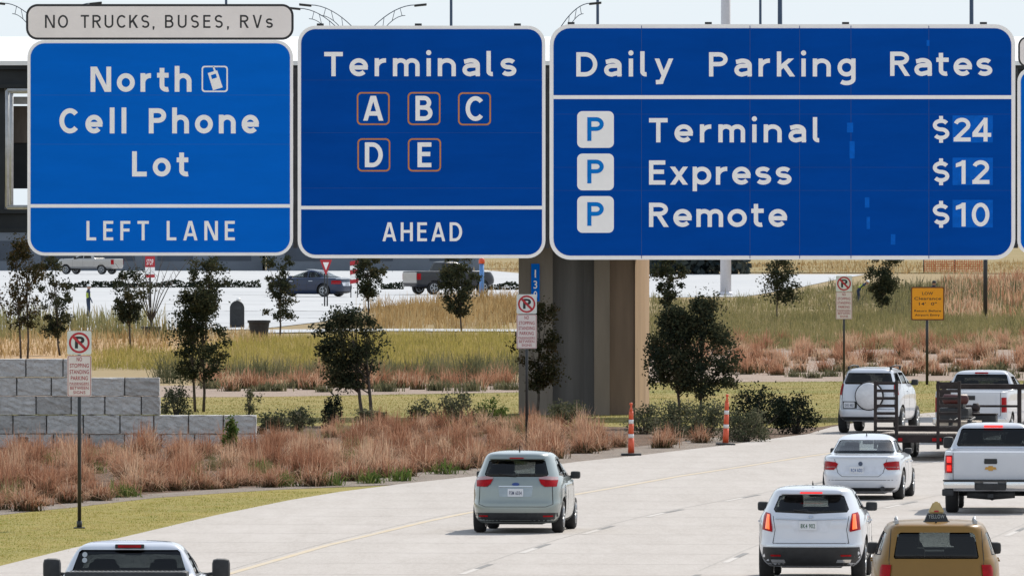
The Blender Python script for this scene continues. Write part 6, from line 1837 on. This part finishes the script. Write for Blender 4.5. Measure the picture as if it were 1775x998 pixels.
# clipped hedge line in the lot
hp = [(x, 499) for x in range(60, 460, 16)] + [(x, 502) for x in range(690, 930, 16)]
def hedge(label, x0, x1, py, seed):
    g0, g1 = G(x0, py), G(x1, py); s = F / g0.y
    t = thing('hedge', label, 'hedge', ((g0.x + g1.x) / 2, g0.y, 0))
    r_ = np.random.default_rng(seed); hw = (g1.x - g0.x) / 2
    n = int(hw * 2 * 160)
    bump = lambda x: .75 + .25 * np.sin(x * 2.1) * np.sin(x * .9 + 1)
    x = r_.uniform(-hw, hw, n)
    cen = np.stack([x, r_.uniform(-.6, .6, n), r_.uniform(.02, .6, n) * bump(x)], 1)
    q_, tone = leaf_quads(cen, .2, r_)
    link('foliage', quads_mesh('foliage', q_, {'tone': tone}), L_bush, t)
hedge('low clipped dark hedge across the lot at the left', 118, 452, 499, 301)
hedge('low clipped dark hedge across the lot right of the dark pickup', 830, 905, 503, 302)
hedge('short low hedge across the lot left of the dark pickup', 660, 700, 502, 303)
# distant tree line at the right, one far-off mass
r_ = np.random.default_rng(5)
n = 7000
D = 985.0; sD = F / D
x = r_.uniform((1120 - 887.5) / sD, (1300 - 887.5) / sD, n)
hgt = 7.0 + 1.6 * np.sin(x * .8) + 1.2 * np.sin(x * 2.3 + 1)
cen = np.stack([x, D + r_.uniform(0, 12, n), r_.uniform(0, 1, n) ** .8 * hgt], 1)
q_, tone = leaf_quads(cen, .7, r_)
L_far = leaf_mat('far_wood_leaves', [(0.03, 0.045, 0.05), (0.05, 0.06, 0.06), (0.07, 0.08, 0.07), (0.09, 0.09, 0.07)], trans=.15)
meta(link('far_wood', quads_mesh('far_wood', q_, {'tone': tone}), L_far), 'far dark wood beyond the lot to the right of the pier', 'wood', kind='stuff')

# bare nursery tree in a pot, second pot, rounded bin
def pot(label, px, py, w, h, name='plant_pot'):
    g = G(px, py, .03); s = F / g.y; t = thing(name, label, 'plant pot', tuple(g)); r = w / 2 / s; H = h / s
    bm = bmesh.new(); lathe(bm, [(r * .78, 0), (r * .95, H * .85), (r * 1.06, H * .86), (r * 1.06, H), (r * .92, H), (r * .9, H * .9)], 20); obj('pot', bm, M_plastic, t, angle=40)
    bm = bmesh.new(); lathe(bm, [(r * .88, H * .84), (r * .88, H * .93)], 20); obj('soil', bm, mat('potting_soil', (0.03, 0.022, 0.018), .95), t)
    return g, s, H
g, s, H = pot('black nursery pot holding the bare fan shaped tree', 262, 585, 34, 18)
t = thing('bare_tree', 'bare fan shaped young tree standing in the black nursery pot', 'tree', (g.x, g.y, g.z + H * .93))
bm = bmesh.new(); r7 = random.Random(3)
tube(bm, [(0, 0, 0), (0, 0, .25)], .06, 6)
obj('trunk', bm, M_bark, t)
bm = bmesh.new()
for k in range(9):
    a = (k - 4) * .11 + r7.uniform(-.03, .03); Lb = r7.uniform(2.6, 3.6)
    p1 = (math.sin(a) * Lb * .5, r7.uniform(-.2, .2), .2 + math.cos(a) * Lb * .5); p2 = (math.sin(a * 1.25) * Lb, r7.uniform(-.4, .4), .2 + math.cos(a) * Lb)
    tube(bm, [(0, 0, .2), p1, p2], [.03, .022, .008], 5)
    for j in range(4):
        f_ = .45 + .13 * j; q = Vector(p1).lerp(Vector(p2), f_ - .35)
        tube(bm, [q, q + Vector((r7.uniform(-.35, .35), r7.uniform(-.2, .2), r7.uniform(.2, .5)))], [.012, .005], 4)
obj('branch', bm, M_bark, t)
pot('squat black nursery pot beside the rounded dark bin', 449, 586, 38, 30)
g = G(411, 568, .03); s = F / g.y
t = thing('litter_bin', 'tall dark bin with a rounded top standing in the lot', 'bin', tuple(g))
bm = bmesh.new(); w = 12.5 / s; h = 46 / s
prof = [(-w, 0), (w, 0), (w, h * .72)] + [(w * math.cos(a), h * .72 + h * .28 * math.sin(a)) for a in np.linspace(0, math.pi, 12)[1:-1]] + [(-w, h * .72)]
prism_xz(bm, prof, -.3, .3); bmesh.ops.bevel(bm, geom=[e for e in bm.edges], offset=.02, segments=1, affect='EDGES'); obj('hood', bm, M_plastic, t)
bm = bmesh.new(); box(bm, (-w * .6, -.315, h * .66), (w * .6, -.29, h * .8), .006); obj('flap', bm, M_dkmetal, t)
bm = bmesh.new(); lathe(bm, [(.12, 0), (.12, .08), (.05, .14)], 12, 'Z', (w * .2, 0, h)); obj('cap', bm, M_white, t)

# ------------------------------------------------------------------ small roadside objects
def delineator(label, px, py, hpx, tilt=0):
    g = G(px, py, .021); s = F / g.y; H = hpx / s
    t = thing('traffic_delineator', label, 'traffic delineator', tuple(g), 0, 'orange delineators at the road edge'); t.rotation_euler = (0, R(tilt), 0)
    Mo = mat('delineator_orange', (0.70, 0.10, 0.035), .45, var=.04); Mw = mat('delineator_band', (0.72, 0.68, 0.66), .4)
    bm = bmesh.new(); box(bm, (-.26, -.26, 0), (.26, .26, .05), .015); obj('rubber_base', bm, M_plastic, t)
    z = [.0, .33, .40, .58, .65, .80, .93, 1.0]
    rad = lambda f: .085 - .035 * f
    for i, (a, b, m_, nm) in enumerate(((.04, .33, Mo, 'tube'), (.33, .405, Mw, 'reflective_band'), (.405, .60, Mo, 'tube'), (.60, .68, Mw, 'reflective_band'), (.68, .84, Mo, 'tube'))):
        bm = bmesh.new(); tube(bm, [(0, 0, a * H), (0, 0, b * H - .002)], [rad(a), rad(b)], 16); obj(nm, bm, m_, t)
    bm = bmesh.new(); lathe(bm, [(.045, .84 * H), (.04, .88 * H), (.025, .90 * H), (.025, .95 * H), (.042, .96 * H), (.042, .99 * H), (.02, H)], 14); obj('grip', bm, Mo, t)
delineator('nearer orange and white delineator post at the foot of the pier', 1094, 790, 91)
delineator('farther orange and white delineator post below the dark tree pair', 1257.5, 772, 88, 2)
g = G(47, 812); s = F / 308
t = thing('ground_light', 'small black garden flood light on a stake before the block wall', 'flood light', ((47 - 887.5) / s, 305.5, 0))
zz = lambda py: CAM_H - (py - HOR) * 305.5 / F
bm = bmesh.new(); tube(bm, [(0, 0, 0), (0, 0, zz(770))], .05, 8); obj('stake', bm, M_plastic, t)
bm = bmesh.new(); box(bm, (-.14, -.1, zz(770)), (.14, .1, zz(757)), .02); obj('lamp_box', bm, M_plastic, t)
bm = bmesh.new(); box(bm, (-.11, -.08, zz(757) + .003), (.11, .08, zz(757) + .012), .002); obj('lens', bm, M_lensc, t)

# orange mesh fence far right
def mesh_fence():
    y = G(1650, 474).y; s = F / y; X = lambda p: (p - 887.5) / s
    t = thing('mesh_fence', 'orange plastic mesh fence in the far straw field at the right', 'fence', (X(1655), y, 0))
    Mo = mat('orange_mesh', (0.62, 0.17, 0.08), .6, var=.1)
    h = (474 - 445) / s
    bm = bmesh.new()
    for i in range(29):
        x = -2.6 + i * .19
        box(bm, (x - .03, -.01, .15), (x + .03, .01, h))
    for k in range(7): box(bm, (-2.65, -.012, .15 + k * (h - .2) / 6), (2.75, .012, .21 + k * (h - .2) / 6))
    obj('mesh', bm, Mo, t)
    for x in (-2.7, 0, 2.8):
        bm = bmesh.new(); tube(bm, [(x, .05, 0), (x, .05, h + .2)], .05, 6); obj('stake', bm, M_pole, t)
mesh_fence()

# low stone edging in the upper right slope
# ------------------------------------------------------------------ people
def skin_mesh(name, verts, edges, radii, m, parent, sub=2):
    me = bpy.data.meshes.new(name)
    me.from_pydata(verts, edges, [])
    o = bpy.data.objects.new(name, me); COL.objects.link(o)
    md = o.modifiers.new('s', 'SKIN'); md.use_smooth_shade = True
    for v, r in zip(me.skin_vertices[0].data, radii):
        v.radius = r if isinstance(r, tuple) else (r, r); v.use_root = False
    me.skin_vertices[0].data[0].use_root = True
    o.modifiers.new('u', 'SUBSURF').levels = sub
    dg = bpy.context.evaluated_depsgraph_get(); dg.update()
    res = bpy.data.meshes.new_from_object(o.evaluated_get(dg)); bpy.data.objects.remove(o)
    res.name = name
    return link(name, res, m, parent, True)
Sk = mat('person_skin', (0.35, 0.2, 0.14), .6); Nv = mat('navy_work_clothes', (0.02, 0.035, 0.07), .85, var=.15, scale=8)
Hv = mat('hi_vis_yellow', (0.42, 0.50, 0.05), .7, var=.05); Hg = mat('hi_vis_green', (0.22, 0.50, 0.08), .7, var=.05); Wh = mat('hard_hat_white', (0.75, 0.75, 0.73), .4)
def person(label, loc, rz, bend=0.0, vest=Hv, hat=Wh):
    """standing figure facing local +Y; bend leans the trunk forward from the hips (degrees)"""
    t = thing('person', label, 'person', loc, rz)
    b = R(bend)
    def tk(x, y, z):    # trunk points turn about the hips
        dz = z - .95
        return (x, y * math.cos(b) + dz * math.sin(b), .95 + dz * math.cos(b) - y * math.sin(b))
    V = [(0, 0, .95), tk(0, 0, 1.12), tk(0, .0, 1.32), tk(0, .0, 1.45), tk(0, .02, 1.54), tk(0, .03, 1.63), tk(0, .03, 1.72)]
    Rr = [(.15, .11), (.14, .10), (.16, .105), (.10, .08), .055, .095, .07]
    E = [(i, i + 1) for i in range(6)]
    for sg in (-1, 1):
        i = len(V)
        V += [tk(sg * .19, 0, 1.42), tk(sg * .24, -.02, 1.17), tk(sg * .23, .10, .95), tk(sg * .22, .14, .86), tk(sg * .215, .17, .79)]
        Rr += [.058, .045, .037, (.035, .022), (.028, .015)]
        E += [(3, i), (i, i + 1), (i + 1, i + 2), (i + 2, i + 3), (i + 3, i + 4)]
        i = len(V)
        V += [(sg * .10, 0, .86), (sg * .115, .03 + .06 * math.sin(b), .49), (sg * .12, -.02, .09), (sg * .13, .15, .04)]
        Rr += [.088, .062, .045, (.045, .035)]
        E += [(0, i), (i, i + 1), (i + 1, i + 2), (i + 2, i + 3)]
    skin_mesh('body', V, E, Rr, Nv, t)
    VV = [tk(0, 0, 1.02), tk(0, 0, 1.15), tk(0, 0, 1.32), tk(0, 0, 1.43)]
    o = skin_mesh('safety_vest', VV, [(0, 1), (1, 2), (2, 3)], [(.165, .125), (.16, .12), (.185, .125), (.13, .10)], vest, t)
    bm = bmesh.new(); lathe(bm, [(.075, -.10), (.092, -.04), (.094, .02), (.08, .06)], 16)
    box(bm, (-.014, .085, -.045), (.014, .115, -.005), .006)
    for sg in (-1, 1):
        box(bm, (sg * .034 - .014, .082, .004), (sg * .034 + .014, .096, .018), .004); box(bm, (sg * .093 - .01, -.02, -.04), (sg * .093 + .01, .02, .02), .006)
    box(bm, (-.028, .082, -.07), (.028, .094, -.06), .003)
    c = Vector(tk(0, .03, 1.66)); rot = Matrix.Rotation(-b * .7, 3, 'X')
    for v in bm.verts: v.co = rot @ v.co + c
    obj('face', bm, Sk, t, angle=50)
    bm = bmesh.new(); lathe(bm, [(.14, 0), (.145, .012), (.115, .02), (.11, .07), (.075, .115), (.02, .13)], 18)
    for v in bm.verts: v.co = rot @ (v.co + Vector((0, .01, .045))) + c
    obj('hard_hat', bm, hat, t, angle=50)
    return t
person('worker in yellow vest and white hard hat standing at the lot edge', tuple(G(153, 551, .03)), R(-70))
person('stooping worker with a white hard hat beside the bushy tree on the slope', tuple(G(1487, 528)), R(-80), 52, Hv)
person('worker in green vest and dark cap behind the amber clearance sign', tuple(G(1617, 540)), R(200), 12, Hg, mat('dark_cap', (0.02, 0.025, 0.03), .7))
